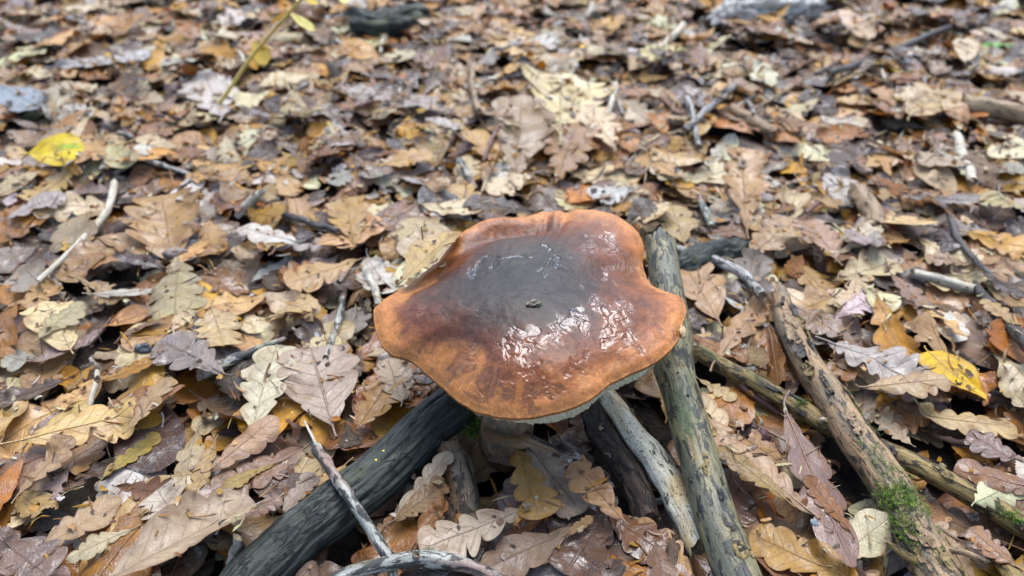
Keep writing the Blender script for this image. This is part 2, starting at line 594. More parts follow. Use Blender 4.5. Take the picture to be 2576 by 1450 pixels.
def random_leaf(x, y, nt, ns, rs, layer):
    cls = CLASSES[rs.choice(len(CLASSES), p=CPROB)]
    if layer == 0:
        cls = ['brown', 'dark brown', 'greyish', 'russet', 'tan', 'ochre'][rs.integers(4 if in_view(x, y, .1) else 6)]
    L = float(np.clip(rs.normal(0.068 if y < 0.75 else 0.065, 0.019), 0.022, 0.108))
    wf, dp = rs.uniform(0.48, 0.78), rs.uniform(0.22, 0.60)
    kd = rs.choice(['oak', 'oval', 'birch'], p=[.86, .11, .03])
    form = rs.choice(['flat', 'cupped', 'arched', 'curled'], p=[0.42, 0.24, 0.26, 0.08])
    ky = {'flat': rs.normal(0, 5), 'cupped': rs.uniform(7, 22), 'arched': -rs.uniform(7, 24), 'curled': rs.choice([-1, 1]) * rs.uniform(30, 58)}[form]
    kx = rs.normal(0, 5) if form != 'curled' else rs.normal(0, 9)
    P, S, T = leaf_points(L, wf, nt, ns, kx, ky, rs.normal(0, 0.12), rs.uniform(0.0012, 0.0045), rs.normal(0, 0.45),
                          rs.normal(0, 0.18 if layer < 2 else 0.20), rs.normal(0, 0.14 if layer < 2 else 0.16), rs.uniform(0, 6.283),
                          int(rs.integers(3, 6)), dp, kd, rs, False, rs.uniform(-0.5, 0.5))
    LAST['wf'], LAST['depth'], LAST['kind'] = wf, dp, kd
    LAST['torn'] = bool(rs.random() < 0.34)
    return P, S, T, cls, form, L

def colour_of(cls, rs):
    return jitter_col(PAL[cls], rs), rs.uniform(0, 1), float(np.clip(rs.normal(0.72, 0.35), 0, 1)) * (1.0 if cls in ('dark brown', 'brown', 'russet', 'greyish') else 0.75), rs.uniform(0, 1) * (0.4 if cls in ('cream', 'whitish', 'tan') else 0.8)

def in_view(x, y, m=0.06):
    d = y * CT + CAM_H * ST
    if d <= 0.1: return False
    a = x / d; b = -(y * ST - CAM_H * CT) / d
    return abs(a) < 1288 / FPX + m and -725 / FPX - m < b < 725 / FPX + m

# ------------------------------------------------------------------ lower layers of the litter
def scatter(count, layer, view=True):
    k = tries = 0
    while k < count and tries < count * 40:
        tries += 1
        x = rng.uniform(GX0 + 0.06, GX1 - 0.06); y = rng.uniform(GY0 + 0.06, GY1 - 0.06)
        v = in_view(x, y, 0.10)
        if v != view: continue
        near = y < 0.98
        if not view: nt, ns = 12, 5
        elif layer == 0: nt, ns = 14, 5
        elif near: nt, ns = 40, 9
        else: nt, ns = 26, 7
        P, S, T, cls, form, L = random_leaf(x, y, nt, ns, rng, layer)
        iy, ix = cells(P[..., 0] + x, P[..., 1] + y)
        if AVOID[iy, ix].mean() > 0.20: continue
        P = drop(P, x, y, 0.78, 0.0, 0.012)
        c, rnd, wet, vt = colour_of(cls, rng)
        add_leaf(P, S, T, c, rnd, wet, vt, cls=cls, form=form, hero=None, L=L, layer=layer, **LAST)
        k += 1

scatter(3600, 0, False)
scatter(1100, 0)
scatter(1500, 1)
scatter(1700, 1)

# ------------------------------------------------------------------ sticks
def catmull(Pk, n):
    Pk = np.asarray(Pk, float)
    m = len(Pk)
    if m == 2:
        t = np.linspace(0, 1, n)[:, None]
        return Pk[0] * (1 - t) + Pk[1] * t
    E = np.vstack([2 * Pk[0] - Pk[1], Pk, 2 * Pk[-1] - Pk[-2]])
    u = np.linspace(0, m - 1 - 1e-6, n)
    i = u.astype(int); f = (u - i)[:, None]
    a, b, c, d = E[i], E[i + 1], E[i + 2], E[i + 3]
    return 0.5 * (2 * b + (c - a) * f + (2 * a - 5 * b + 4 * c - d) * f ** 2 + (3 * b - a - 3 * c + d) * f ** 3)

def frames(path):
    T = np.gradient(path, axis=0)
    T /= np.linalg.norm(T, axis=1)[:, None]
    up = np.array([0, 0, 1.0])
    N = np.cross(T, up); N /= np.linalg.norm(N, axis=1)[:, None] + 1e-9
    B = np.cross(N, T)
    return T, N, B                                  # N sideways, B up

def tube(path, rad, seg, seed=0, rough=0.08, furrow=0.0, knob=0.0, jag0=0.0, jag1=0.0, flat=1.0):
    n = len(path)
    T, N, B = frames(path)
    ang = np.linspace(0, 2 * math.pi, seg, endpoint=False)
    length = np.concatenate([[0], np.cumsum(np.linalg.norm(np.diff(path, axis=0), axis=1))])
    A, Lg = np.meshgrid(ang, length)
    r = np.broadcast_to(np.asarray(rad)[:, None], A.shape).copy()
    rm = float(np.mean(rad))
    rest = np.stack([np.cos(A) * r, np.sin(A) * r, Lg + seed * 0.37], -1)
    d = rough * fbm(rest / rm * np.array([0.9, 0.9, 0.35]), 3, seed)
    d = d + rough * 0.35 * fbm(rest / rm * np.array([3.0, 3.0, 1.4]), 3, seed + 2)
    if furrow:
        fu = fbm(rest / rm * np.array([3.6, 3.6, 0.26]), 3, seed + 5)
        d = d - furrow * np.abs(fu) * 1.6 + furrow * 0.3
    if knob:
        kb = vnoise(rest / rm * np.array([0.8, 0.8, 0.30]), seed + 8)
        d = d + knob * np.clip(kb - 0.35, 0, 1) * 2
    r = r * (1 + d)
    P = path[:, None, :] + N[:, None, :] * (np.cos(A) * r)[..., None] + B[:, None, :] * (np.sin(A) * r * flat)[..., None]
    for end, jag in ((0, jag0), (n - 1, jag1)):
        if jag:
            j = vnoise(np.stack([np.cos(ang) * 2.2, np.sin(ang) * 2.2, np.full_like(ang, seed + end)], -1), 2) + 0.5 * vnoise(np.stack([np.cos(ang) * 6, np.sin(ang) * 6, np.full_like(ang, seed + end)], -1), 3)
            P[end] += T[end][None, :] * (j * jag * rm)[:, None]
    return P, rest, T

def end_face(ring, rest, tdir, inset=0.10):
    """a sunken end face for a broken or cut stick"""
    c = ring.mean(0)
    r1 = c + (ring - c) * 0.98
    r2 = c + (ring - c) * 0.55 + tdir * inset * np.linalg.norm(ring - c, axis=1).mean()
    seg = len(ring)
    V = np.vstack([r1, r2, [c + tdir * inset * 1.3 * np.linalg.norm(ring - c, axis=1).mean()]])
    F = [[k, (k + 1) % seg, seg + (k + 1) % seg, seg + k] for k in range(seg)]
    F += [[seg + k, seg + (k + 1) % seg, 2 * seg, 2 * seg] for k in range(seg)]
    tri = []
    for f in F:
        if f[2] == f[3]: tri.append(f[:3])
        else: tri += [[f[0], f[1], f[2]], [f[0], f[2], f[3]]]
    rs_ = np.vstack([rest, rest * [0.55, 0.55, 1], [rest.mean(0)]])
    return V, np.array(tri), rs_

STICKS = {}
def lay(pts, r):
    """rest a thin stick on the litter: straight-ish heights fitted over the surface"""
    W = np.array([G(u, v, 0.0) for u, v in pts])
    for _ in range(2):
        path = catmull(W, 24)
        iy, ix = cells(path[:, 0], path[:, 1])
        h = H[iy, ix]
        t = np.linspace(0, 1, 24)
        A = np.stack([np.ones(24), t], 1)
        co, *_ = np.linalg.lstsq(A, h, rcond=None)
        off = np.quantile(h - A @ co, 0.75)
        zk = co[0] + co[1] * np.linspace(0, 1, len(pts)) + off + r * 0.75
        W = np.array([G(u, v, z) for (u, v), z in zip(pts, zk)])
    return W

def make_stick(name, pts, rads, mat, label, cat='stick', group=None, seg=16, n=60, seed=1, rough=0.10, furrow=0.0, knob=0.0,
               jag=(0.5, 0.5), ends=(True, True), avoid=False, commit_h=True, flat=1.0):
    if len(pts[0]) == 2:
        W = lay(pts, float(np.mean(rads)))
    else:
        W = np.array([G(*p) for p in pts])
    path = catmull(W, n)
    rad = np.interp(np.linspace(0, 1, n), np.linspace(0, 1, len(rads)), rads)
    # slight natural wander
    wob = np.stack([fbm(np.stack([np.linspace(0, 5, n), np.full(n, seed * 3.1 + k), np.zeros(n)], -1), 2, seed) for k in range(3)], -1)
    path = path + wob * rad[:, None] * 0.35 * np.array([1, 1, 0.4])
    P, rest, T = tube(path, rad, seg, seed, rough, furrow, knob, jag[0], jag[1], flat)
    base = P.reshape(-1, 3)
    org = path[n // 2].copy(); org[2] = base[:, 2].min()
    e = empty(name, org)
    tag(e, label, cat, group)
    me = mesh_np(name + '_wood', base - org, grid_faces(n, seg, True), {'rest': rest.reshape(-1, 3)})
    obj('wood', me, mat, e)
    for k, sg in ((0, 1), (n - 1, -1)):
        if ends[0 if k == 0 else 1]:
            V, F, rs_ = end_face(P[k], rest[k], T[k] * sg)
            obj('broken_end', mesh_np('broken_end', V - org, F, {'rest': rs_}, smooth=False), ENDG, e)
    if avoid:
        for q in range(n):
            rr = rad[q] * 0.92
            m = int(rr / CELL) + 1
            iy, ix = cells(path[q:q + 1, 0], path[q:q + 1, 1])
            for dy in range(-m, m + 1):
                for dx in range(-m, m + 1):
                    if dx * dx + dy * dy <= (rr / CELL) ** 2:
                        AVOID[np.clip(iy + dy, 0, HY - 1), np.clip(ix + dx, 0, HX - 1)] = True
    elif commit_h:
        iy, ix = cells(base[:, 0], base[:, 1])
        np.maximum.at(H, (iy, ix), base[:, 2])
    STICKS[label] = dict(root=e, path=path, rad=rad, org=org, P=P)
    return STICKS[label]

W_OLIVE = wood_material('wood_olive', (0.300, 0.255, 0.130), (0.135, 0.125, 0.070), (0.022, 0.026, 0.026), 0.55, 0.5, (0.075, 0.115, 0.045), 0.45, 0.42, 0.5, 0.6, (0.115, 0.120, 0.095))
W_LOG = wood_material('wood_log', (0.050, 0.060, 0.046), (0.013, 0.017, 0.015), (0.004, 0.005, 0.005), 0.40, 1.0, (0.085, 0.095, 0.030), 0.20, 0.50, 0.5, 1.0)
W_PALE = wood_material('wood_pale', (0.900, 0.850, 0.680), (0.680, 0.610, 0.430), (0.030, 0.034, 0.030), 0.26, 0.5, None, 0, 0.45, 0.95, 0.7, (0.560, 0.370, 0.140))
W_ROT = wood_material('wood_rot', (0.100, 0.065, 0.040), (0.045, 0.030, 0.022), (0.012, 0.010, 0.009), 0.6, 0.8, None, 0, 0.6, 0.4, 1.0)
W_MOSSY = wood_material('wood_mossy', (0.400, 0.270, 0.145), (0.250, 0.150, 0.075), (0.030, 0.025, 0.020), 0.48, 0.5, (0.110, 0.110, 0.050), 0.25, 0.52, 0.6, 0.8, (0.170, 0.145, 0.105))
W_YELLOW = wood_material('wood_yellow', (0.330, 0.230, 0.075), (0.165, 0.115, 0.045), (0.022, 0.019, 0.014), 0.55, 0.7, (0.10, 0.115, 0.03), 0.3, 0.5, 0.5, 0.9)
W_RED = wood_material('wood_red', (0.190, 0.085, 0.065), (0.110, 0.045, 0.038), (0.030, 0.016, 0.014), 0.3, 0.4, None, 0, 0.4, 0.3, 0.4)
W_LICHEN = wood_material('wood_lichen', (0.460, 0.460, 0.400), (0.250, 0.255, 0.215), (0.026, 0.027, 0.026), 0.62, 0.4, (0.16, 0.19, 0.10), 0.25, 0.5, 0.6, 0.7, (0.250, 0.135, 0.105))
W_STUMP = wood_material('wood_stump', (0.680, 0.650, 0.580), (0.400, 0.380, 0.340), (0.060, 0.055, 0.050), 0.4, 0.8, None, 0, 0.6, 0.5, 1.0)
W_GREY = wood_material('wood_grey', (0.420, 0.400, 0.360), (0.230, 0.215, 0.195), (0.025, 0.023, 0.022), 0.5, 0.6, None, 0, 0.5, 0.5, 0.8)
W_WHITE = wood_material('wood_white', (0.600, 0.550, 0.440), (0.400, 0.350, 0.260), (0.060, 0.050, 0.040), 0.28, 0.4, None, 0, 0.5, 0.5, 0.5)
W_TAN = wood_material('wood_tan', (0.360, 0.250, 0.140), (0.210, 0.135, 0.075), (0.035, 0.026, 0.020), 0.4, 0.5, None, 0, 0.5, 0.4, 0.7)
W_DARK = wood_material('wood_dark', (0.095, 0.080, 0.070), (0.045, 0.038, 0.034), (0.012, 0.011, 0.011), 0.4, 0.6, None, 0, 0.45, 0.3, 0.8)

leaning = make_stick('leaning_stick', [(1660, 611, .100), (1690, 800, .080), (1704, 940, .060), (1752, 1120, .046), (1806, 1300, .036), (1858, 1450, .030), (1930, 1640, .026)],
    [.0150, .0158, .0160, .0162, .0165, .0172, .0178], W_OLIVE, 'olive grey barkless stick leaning up against the notch in the mushroom cap', seg=36, n=150, seed=3, rough=0.07, furrow=0.035, knob=0.10, jag=(0.35, 0.3), avoid=True)
log = make_stick('blackened_log', [(1215, 955, .022), (1135, 1030, .021), (1000, 1150, .020), (850, 1278, .020), (700, 1412, .020), (520, 1580, .018)],
    [.0190, .0203, .0210, .0210, .0208, .0210], W_LOG, 'thick blackened log with furrowed wet grain running out from under the cap', 'log', seg=110, n=200, seed=8, rough=0.07, furrow=0.17, jag=(0.5, 0.4), avoid=True)
pale = make_stick('pale_branch', [(1440, 905, .020), (1525, 999, .018), (1604, 1100, .016), (1660, 1180, .014), (1710, 1272, .012), (1772, 1380, .008)],
    [.0090, .0096, .0110, .0122, .0130, .0130], W_PALE, 'cream coloured branch with black specks and split ochre bark under the cap', seg=30, n=110, seed=12, rough=0.07, furrow=0.05, knob=0.12, avoid=True)
rot = make_stick('rotten_branch', [(1455, 965, .008), (1490, 1030, .008), (1536, 1118, .006), (1594, 1222, .004), (1640, 1310, .000)],
    [.0110, .0120, .0120, .0115, .0110], W_ROT, 'dark rotten branch lying beside the cream coloured branch', seg=26, n=80, seed=15, rough=0.16, furrow=0.12, knob=0.2, avoid=True)
mossy = make_stick('mossy_stick', [(1962, 738, .022), (1992, 830, .022), (2060, 958, .021), (2150, 1098, .021), (2250, 1250, .021), (2345, 1400, .021), (2450, 1580, .020)],
    [.0085, .0128, .0148, .0160, .0166, .0168, .0172], W_MOSSY, 'thick tan stick with flaking bark and a band of green moss', seg=36, n=150, seed=21, rough=0.09, furrow=0.05, knob=0.14, jag=(1.6, 0.3), avoid=True)
under = make_stick('yellowish_branch', [(1752, 880, .012), (1880, 955, .012), (2046, 1050, .008), (2190, 1118, .006), (2338, 1188, .010), (2532, 1298, .012), (2660, 1370, .012)],
    [.0078, .0082, .0088, .0090, .0090, .0092, .0090], W_YELLOW, 'yellowish branch passing crosswise beneath the mossy stick', seg=26, n=130, seed=24, rough=0.12, furrow=0.10, knob=0.1, avoid=True)
pit = make_stick('ochre_branch_stub', [(1128, 1120, .010), (1150, 1195, .008), (1168, 1262, .004), (1192, 1340, .000), (1205, 1420, -.004)],
    [.0125, .0128, .0122, .0110, .0105], W_MOSSY, 'short ochre branch stub with dark top lying between the log and the ochre leaf', seg=26, n=70, seed=27, rough=0.16, furrow=0.10, knob=0.2, avoid=True)
chunk = make_stick('dark_wood_chunk', [(1690, 690, .002), (1760, 662, .006), (1860, 628, .000)], [.0165, .0190, .0150], W_LOG,
    'short dark chunk of rotten wood behind the leaning stick', 'wood chunk', seg=44, n=80, seed=31, rough=0.4, furrow=0.2, jag=(0.7, 0.7), avoid=True)
snag = make_stick('crumbling_branch', [(2166, 478, .012), (2190, 530, .012), (2212, 586, .011)], [.0125, .0125, .0115], W_TAN,
    'short crumbling brown branch near the pale triangular leaf', seg=24, n=50, seed=34, rough=0.2, furrow=0.14, jag=(0.9, 0.9), avoid=True)
make_stick('branch', [(2420, 258, .012), (2500, 275, .012), (2620, 300, .012)], [.014, .015, .014], W_TAN,
    'brown weathered branch lying among far pale leaves', seg=22, n=50, seed=36, rough=0.15, furrow=0.12, avoid=True)
make_stick('branch', [(1839, 276, .010), (1895, 305, .010), (1950, 337, .008)], [.0085, .0095, .0085], W_TAN,
    'short brown branch below two crossed grey twigs', seg=20, n=40, seed=37, rough=0.15, furrow=0.1, avoid=True)
make_stick('dark_wood_lump', [(895, 55, .018), (960, 58, .022), (1020, 50, .020), (1075, 42, .014)], [.020, .026, .022, .016], W_LOG,
    'black lump of rotten wood lying far off in the litter', 'wood chunk', seg=44, n=80, seed=39, rough=0.8, furrow=0.25, knob=0.4, jag=(0.8, 0.8), avoid=True)
make_stick('grey_stump', [(1800, 52, -.005), (1850, 30, .008), (1930, 24, .016), (2000, 12, .014), (2065, 20, -.006)], [.022, .036, .050, .040, .020], W_STUMP,
    'grey crumpled stump of old wood at the far edge of the litter', 'stump', seg=56, n=110, seed=41, rough=0.75, furrow=0.30, knob=0.6, jag=(0.8, 0.8), avoid=True)

# the stem stands where no leaf may lie
STEM0 = G(1275, 1142, -0.012)
iy, ix = np.meshgrid(np.arange(HY), np.arange(HX), indexing='ij')
AVOID |= ((gx[None, :] - STEM0[0]) ** 2 + (gy[:, None] - STEM0[1]) ** 2) < 0.020 ** 2

# ------------------------------------------------------------------ upper layers of the litter
scatter(1900, 2)
scatter(1600, 3)

for k in range(75):
    x, y = rng.normal(0.02, 0.085), rng.normal(0.415, 0.07)
    P, S, T, cls, form, L = random_leaf(x, y, 34, 9, rng, 0)
    iy, ix = cells(P[..., 0] + x, P[..., 1] + y)
    if AVOID[iy, ix].mean() > 0.14: continue
    P = drop(P, x, y, 0.7)
    c, rnd, wet, vt = colour_of(cls, rng)
    add_leaf(P, S, T, c, rnd, wet, vt, cls=cls, form=form, hero=None, L=L, layer=3, **LAST)

# ------------------------------------------------------------------ thin twigs on the litter
TWIGS = [
    ('white_twig', [(920, 672), (951, 765)], [.0042, .0038], W_WHITE, 'bare white twig poking out by the left edge of the cap'),
    ('twig', [(866, 730), (859, 778), (839, 846), (818, 903)], [.0034, .0036, .0036, .0030], W_LICHEN, 'curved grey and white twig on bare soil left of the mushroom'),
    ('twig', [(288, 462), (277, 511), (253, 552), (219, 593), (164, 647), (96, 706)], [.0048, .0050, .0046, .0040, .0034, .0028], W_WHITE, 'long bent pale twig running down from the yellow oval leaf'),
    ('twig', [(506, 944), (600, 898), (712, 853)], [.0058, .0046, .0028], W_LICHEN, 'tapering whitish twig above the pale crumpled leaf'),
    ('twig', [(492, 800), (497, 860), (505, 925)], [.0030, .0034, .0030], W_DARK, 'dark upright twig crossing the tapering whitish twig'),
    ('red_twig', [(1862, 968), (1905, 1000), (1962, 1040)], [.0036, .0032, .0030], W_RED, 'reddish twig lying across the yellowish branch'),
    ('twig', [(1585, 1252), (1648, 1263), (1714, 1244)], [.0030, .0036, .0034], W_LICHEN, 'short pale curved twig crossing the cream coloured branch'),
    ('thin_twig', [(1668, 1160), (1710, 1174), (1762, 1198)], [.0022, .0019, .0015], W_RED, 'thin dark red twig beside the leaning stick'),
    ('twig', [(2293, 686), (2370, 705), (2449, 728)], [.0052, .0058, .0056], W_WHITE, 'straight white peeled twig near the pale triangular leaf'),
    ('twig', [(2450, 722), (2515, 790), (2600, 890)], [.0056, .0060, .0058], W_DARK, 'dark brown twig meeting the straight white peeled twig'),
    ('twig', [(2389, 540), (2405, 590), (2440, 640), (2500, 702)], [.0040, .0042, .0036, .0030], W_DARK, 'crooked dark twig right of the pale triangular leaf'),
    ('twig', [(1700, 625), (1790, 651), (1868, 689), (1916, 745)], [.0050, .0056, .0060, .0048], W_GREY, 'curved grey twig over the dark wood chunk'),
    ('twig', [(2083, 186), (2240, 130), (2400, 62)], [.0060, .0062, .0050], W_DARK, 'long straight dark twig lying far off near the grey stump'),
    ('twig', [(1185, 174), (1190, 220), (1203, 280)], [.0050, .0052, .0046], W_TAN, 'short tan twig beyond the mushroom near a cream leaf'),
    ('twig', [(1277, 280), (1240, 345), (1216, 408)], [.0034, .0034, .0028], W_RED, 'thin reddish twig left of the upright brown leaf'),
    ('twig', [(1549, 214), (1538, 258), (1524, 300)], [.0048, .0050, .0044], W_WHITE, 'short white twig right of the large pale yellow leaf'),
    ('twig', [(1155, 402), (1172, 432), (1198, 478)], [.0046, .0050, .0040], W_LICHEN, 'stubby grey twig behind the mushroom beside the ochre leaf'),
    ('twig', [(1729, 246), (1745, 305), (1759, 370)], [.0050, .0050, .0044], W_GREY, 'upright grey twig of the crossed pair'),
    ('twig', [(1848, 215), (1790, 265), (1722, 328)], [.0048, .0052, .0048], W_GREY, 'slanting grey twig of the crossed pair'),
    ('twig', [(2405, 340), (2425, 395), (2447, 456)], [.0066, .0070, .0060], W_WHITE, 'stout whitish twig below the brown weathered branch'),
    ('twig', [(1884, 283), (1940, 250), (1994, 218)], [.0028, .0030, .0026], W_TAN, 'very thin tan twig lying on a whitish far leaf'),
    ('twig', [(248, 930), (235, 985), (218, 1038)], [.0026, .0028, .0024], W_WHITE, 'thin pale twig left of the curled orange leaf'),
    ('twig', [(600, 1350), (590, 1400), (566, 1470)], [.0034, .0040, .0040], W_WHITE, 'pale twig sticking out under the big folded tan leaf'),
    ('twig', [(2506, 1380), (2530, 1420), (2570, 1490)], [.0060, .0068, .0068], W_YELLOW, 'yellow brown broken twig end beside the mossy stick'),
    ('twig', [(592, 548), (625, 512), (663, 478)], [.0050, .0052, .0044], W_WHITE, 'short pale twig above the white lobed leaf'),
    ('twig', [(716, 540), (780, 560), (852, 582)], [.0040, .0040, .0034], W_DARK, 'dark purple brown twig beyond the white lobed leaf'),
    ('twig', [(1760, 494), (1772, 530), (1792, 570)], [.0042, .0044, .0038], W_LICHEN, 'short speckled twig behind the leaning stick'),
    ('twig', [(345, 395), (410, 418), (480, 440)], [.0036, .0036, .0030], W_GREY, 'grey twig beyond the yellow oval leaf'),
    ('twig', [(1720, 60), (1690, 95), (1655, 125)], [.0060, .0066, .0060], W_WHITE, 'whitish twig far off beside the grey stump'),
]
for k, (nm, pts, rads, mt, lab) in enumerate(TWIGS):
    if len(pts) == 2: pts = [pts[0], ((pts[0][0] + pts[1][0]) / 2 + 2, (pts[0][1] + pts[1][1]) / 2), pts[1]]
    make_stick(nm, pts, rads, mt, lab, 'twig', None, 10, 36, 50 + k, 0.16, 0.0, 0.35, (0.8, 0.8))
FT = ['the grey stump', 'the black lump of rotten wood', 'the large pale yellow leaf', 'the yellow sapling', 'the crossed grey twigs', 'the pale triangular leaf']
for k in range(30):
    u, v = random.uniform(60, 2520), random.uniform(30, 520)
    a, ln = random.uniform(0, 6.28), random.uniform(40, 110)
    du, dv = math.cos(a) * ln, math.sin(a) * ln * .6
    pl = [(1930, 50), (980, 50), (1410, 265), (600, 200), (1790, 290), (2290, 560)]
    near_k = min(range(6), key=lambda q: (pl[q][0] - u) ** 2 + 4 * (pl[q][1] - v) ** 2)
    mt, cw = random.choice([(W_DARK, 'dark'), (W_GREY, 'grey'), (W_TAN, 'tan'), (W_RED, 'reddish'), (W_WHITE, 'whitish')])
    make_stick('twig', [(u - du / 2, v - dv / 2), (u + random.uniform(-8, 8), v + random.uniform(-5, 5)), (u + du / 2, v + dv / 2)], [.0026, .0030, .0022], mt,
               f'{"long" if ln > 75 else "short"} thin {cw} twig lying in the far litter towards {FT[near_k]}', 'twig', 'thin twigs in the far litter', 8, 22, 120 + k, 0.16, 0, .3, (.8, .8))

# ------------------------------------------------------------------ leaves that can be told apart in the photograph
def hero(b, t, wf, cls, label, ky=0, kx=0, fold=0, roll=0, pitch=0, lobes=5, depth=0.45, kind='oak', lift=0.0, ruffle=0.0025,
         twist=0.0, wet=0.5, z=None, name='oak_leaf', colr=None, vt=0.3, side=0.0, q=0.8, nt=60, ns=15, seed=None, push=0.012):
    zz = 0.006 if z is None else z
    A, B = G(b[0], b[1], zz), G(t[0], t[1], zz)
    if z is None:
        for _ in range(2):
            ln = np.linspace(.1, .9, 9)[:, None]
            mm = A * (1 - ln) + B * ln
            hh = H[cells(mm[:, 0], mm[:, 1])]
            zz = float(np.quantile(hh, .7)) + lift + .002
            A, B = G(b[0], b[1], zz), G(t[0], t[1], zz)
    d = B - A
    L = float(np.hypot(d[0], d[1])) * 1.04
    yaw = math.atan2(d[1], d[0])
    rs = np.random.default_rng(len(LEAVES) + 500 if seed is None else seed)
    P, S, T = leaf_points(L, wf, nt, ns, kx, ky, fold, ruffle, twist, roll, pitch, yaw, lobes, depth, kind, rs, False, side)
    m = (A + B) / 2
    P = drop(P, m[0], m[1], q, lift, push, 0.0009, None if z is None else z)
    c = tuple(q * 0.70 for q in saturate(colr, 1.14)) if colr else jitter_col(PAL[cls], rs, 0.05, 0.02)
    add_leaf(P, S, T, c, rs.uniform(0, 1), wet, vt, cls=cls, form='', hero=label, L=L, layer=9, name=name)

h = hero
# far field
h((1410, 338), (1412, 196), .74, 'cream', 'large pale yellow oak leaf standing out beyond the mushroom', ky=6, colr=(.66, .56, .30), depth=.5, roll=.25)
h((1545, 385), (1478, 285), .66, 'cream', 'pale cream oak leaf overlapping the tip of the large pale yellow leaf', depth=.55, ky=-6)
h((1728, 138), (1612, 152), .72, 'cream', 'pale greenish yellow oak leaf near the grey stump', colr=(.62, .58, .28), depth=.5)
h((938, 425), (1084, 392), .62, 'ochre', 'ochre oak leaf with a pale forked tip behind the mushroom', colr=(.50, .32, .13), ky=10)
h((990, 148), (868, 178), .74, 'tan', 'broad tan oak leaf lying flat far behind the mushroom', depth=.35, roll=.2)
h((1295, 412), (1312, 272), .62, 'brown', 'upright brown oak leaf beyond the cap', colr=(.28, .19, .10), roll=-.1, pitch=-.25, depth=.35)
h((1400, 470), (1450, 330), .5, 'brown', 'orange brown oak leaf beside the upright brown leaf', colr=(.30, .17, .07), ky=-14)
h((1885, 560), (1852, 425), .46, 'tan', 'orange tan oak leaf propped upright right of the cap', colr=(.46, .29, .14), pitch=-.35, ky=12, lift=.006)
h((1988, 462), (1896, 466), .66, 'whitish', 'small whitish oak leaf behind the orange tan leaf')
h((2122, 524), (2106, 438), .62, 'whitish', 'whitish oak leaf beside the crumbling branch', ky=8)
h((2296, 606), (2240, 525), 1.0, 'cream', 'smooth pale yellow triangular leaf without lobes', kind='birch', name='birch_leaf', colr=(.70, .52, .28), wet=.2, pitch=.4, lift=.004, ruffle=.001)
h((2288, 296), (2374, 228), .80, 'ochre', 'rounded ochre leaf far off before the brown branch', colr=(.50, .36, .17), depth=.2)
h((1890, 640), (2000, 560), .7, 'tan', 'tan oak leaf over the far end of the dark wood chunk', colr=(.40, .27, .15))
h((2440, 420), (2300, 400), .6, 'tan', 'wide dull tan oak leaf below the rounded ochre leaf', colr=(.42, .33, .22), depth=.4)
h((1600, 470), (1488, 495), .7, 'whitish', 'silvery oak leaf just behind the cap', colr=(.55, .54, .50))
h((1720, 610), (1690, 520), .8, 'ochre', 'dull ochre oak leaf behind the top of the leaning stick', colr=(.40, .29, .13), depth=.3)
h((905, 430), (830, 470), .75, 'greyish', 'grey green oak leaf behind the cap to the left', colr=(.36, .36, .31))
h((1000, 435), (912, 465), .36, 'whitish', 'narrow whitish leaf on the grey green leaf', ky=18)
h((1130, 290), (1035, 262), .75, 'greyish', 'rounded greyish leaf with pale rim far behind the cap', depth=.1, colr=(.36, .30, .25))
h((440, 370), (350, 345), .55, 'cream', 'cream oak leaf beyond the long bent twig', depth=.5)
h((560, 300), (520, 205), .6, 'whitish', 'whitish oak leaf crossed by the yellow sapling stem', depth=.5)
h((140, 170), (380, 140), .36, 'whitish', 'long silvery oak leaf far off to the left', colr=(.50, .48, .46), depth=.3)
h((0, 215), (95, 270), .6, 'greyish', 'bluish grey leaf far off left of the long silvery leaf', colr=(.26, .30, .33), depth=.1, wet=.9)
h((2560, 110), (2460, 118), .25, 'olive', 'bright green narrow leaf among far pale leaves', kind='lance', name='green_leaf', colr=(.22, .50, .10), ky=10)
# middle distance
h((430, 655), (418, 535), .98, 'ochre', 'broad ochre oak leaf with upturned lobes', colr=(.40, .245, .10), ky=14, pitch=-.28, depth=.5, lift=.006)
h((456, 688), (448, 836), .62, 'olive', 'pale olive oak leaf hanging over a grey leaf', colr=(.36, .30, .16), ky=-14, depth=.5)
h((748, 612), (602, 578), .42, 'whitish', 'white lobed oak leaf lying alone on dark litter', colr=(.64, .60, .52), ky=-8, lobes=4, lift=.004)
h((898, 655), (722, 712), .66, 'ochre', 'large golden tan oak leaf left of the mushroom', colr=(.48, .32, .15), depth=.55, lobes=4, lift=.008, ky=-6)
h((668, 802), (796, 752), .52, 'ochre', 'pale ochre oak leaf with scalloped edge below the golden tan leaf', colr=(.52, .37, .18), depth=.5, ky=-8)
h((530, 765), (562, 870), .72, 'cream', 'crumpled cream oak leaf with raised lobes', colr=(.50, .37, .19), depth=.55, ruffle=.005)
h((238, 745), (388, 732), .22, 'whitish', 'narrow white leaf edge lying above the pale olive leaf', ky=-18, depth=.25)
h((892, 612), (868, 498), .62, 'ochre', 'ochre oak leaf close behind the golden tan leaf', colr=(.42, .26, .08), ky=12)
h((1062, 452), (1200, 502), .66, 'ochre', 'golden ochre oak leaf behind the cap', colr=(.52, .34, .13), depth=.5)
h((20, 560), (165, 500), .55, 'greyish', 'large pale greyish oak leaf below the yellow oval leaf', colr=(.38, .33, .30))
h((30, 795), (140, 720), .7, 'tan', 'wet tan oak leaf at the foot of the long bent twig', wet=.9)
h((100, 850), (205, 760), .6, 'olive', 'pale olive tan oak leaf beside the wet tan leaf', colr=(.42, .36, .20), ky=-12)
h((258, 952), (404, 902), .42, 'russet', 'curled bright orange oak leaf', colr=(.38, .19, .03), ky=34, lift=.006)
h((560, 930), (400, 850), .62, 'greyish', 'wet greyish brown oak leaf under the pale olive leaf', colr=(.25, .20, .17), wet=1)
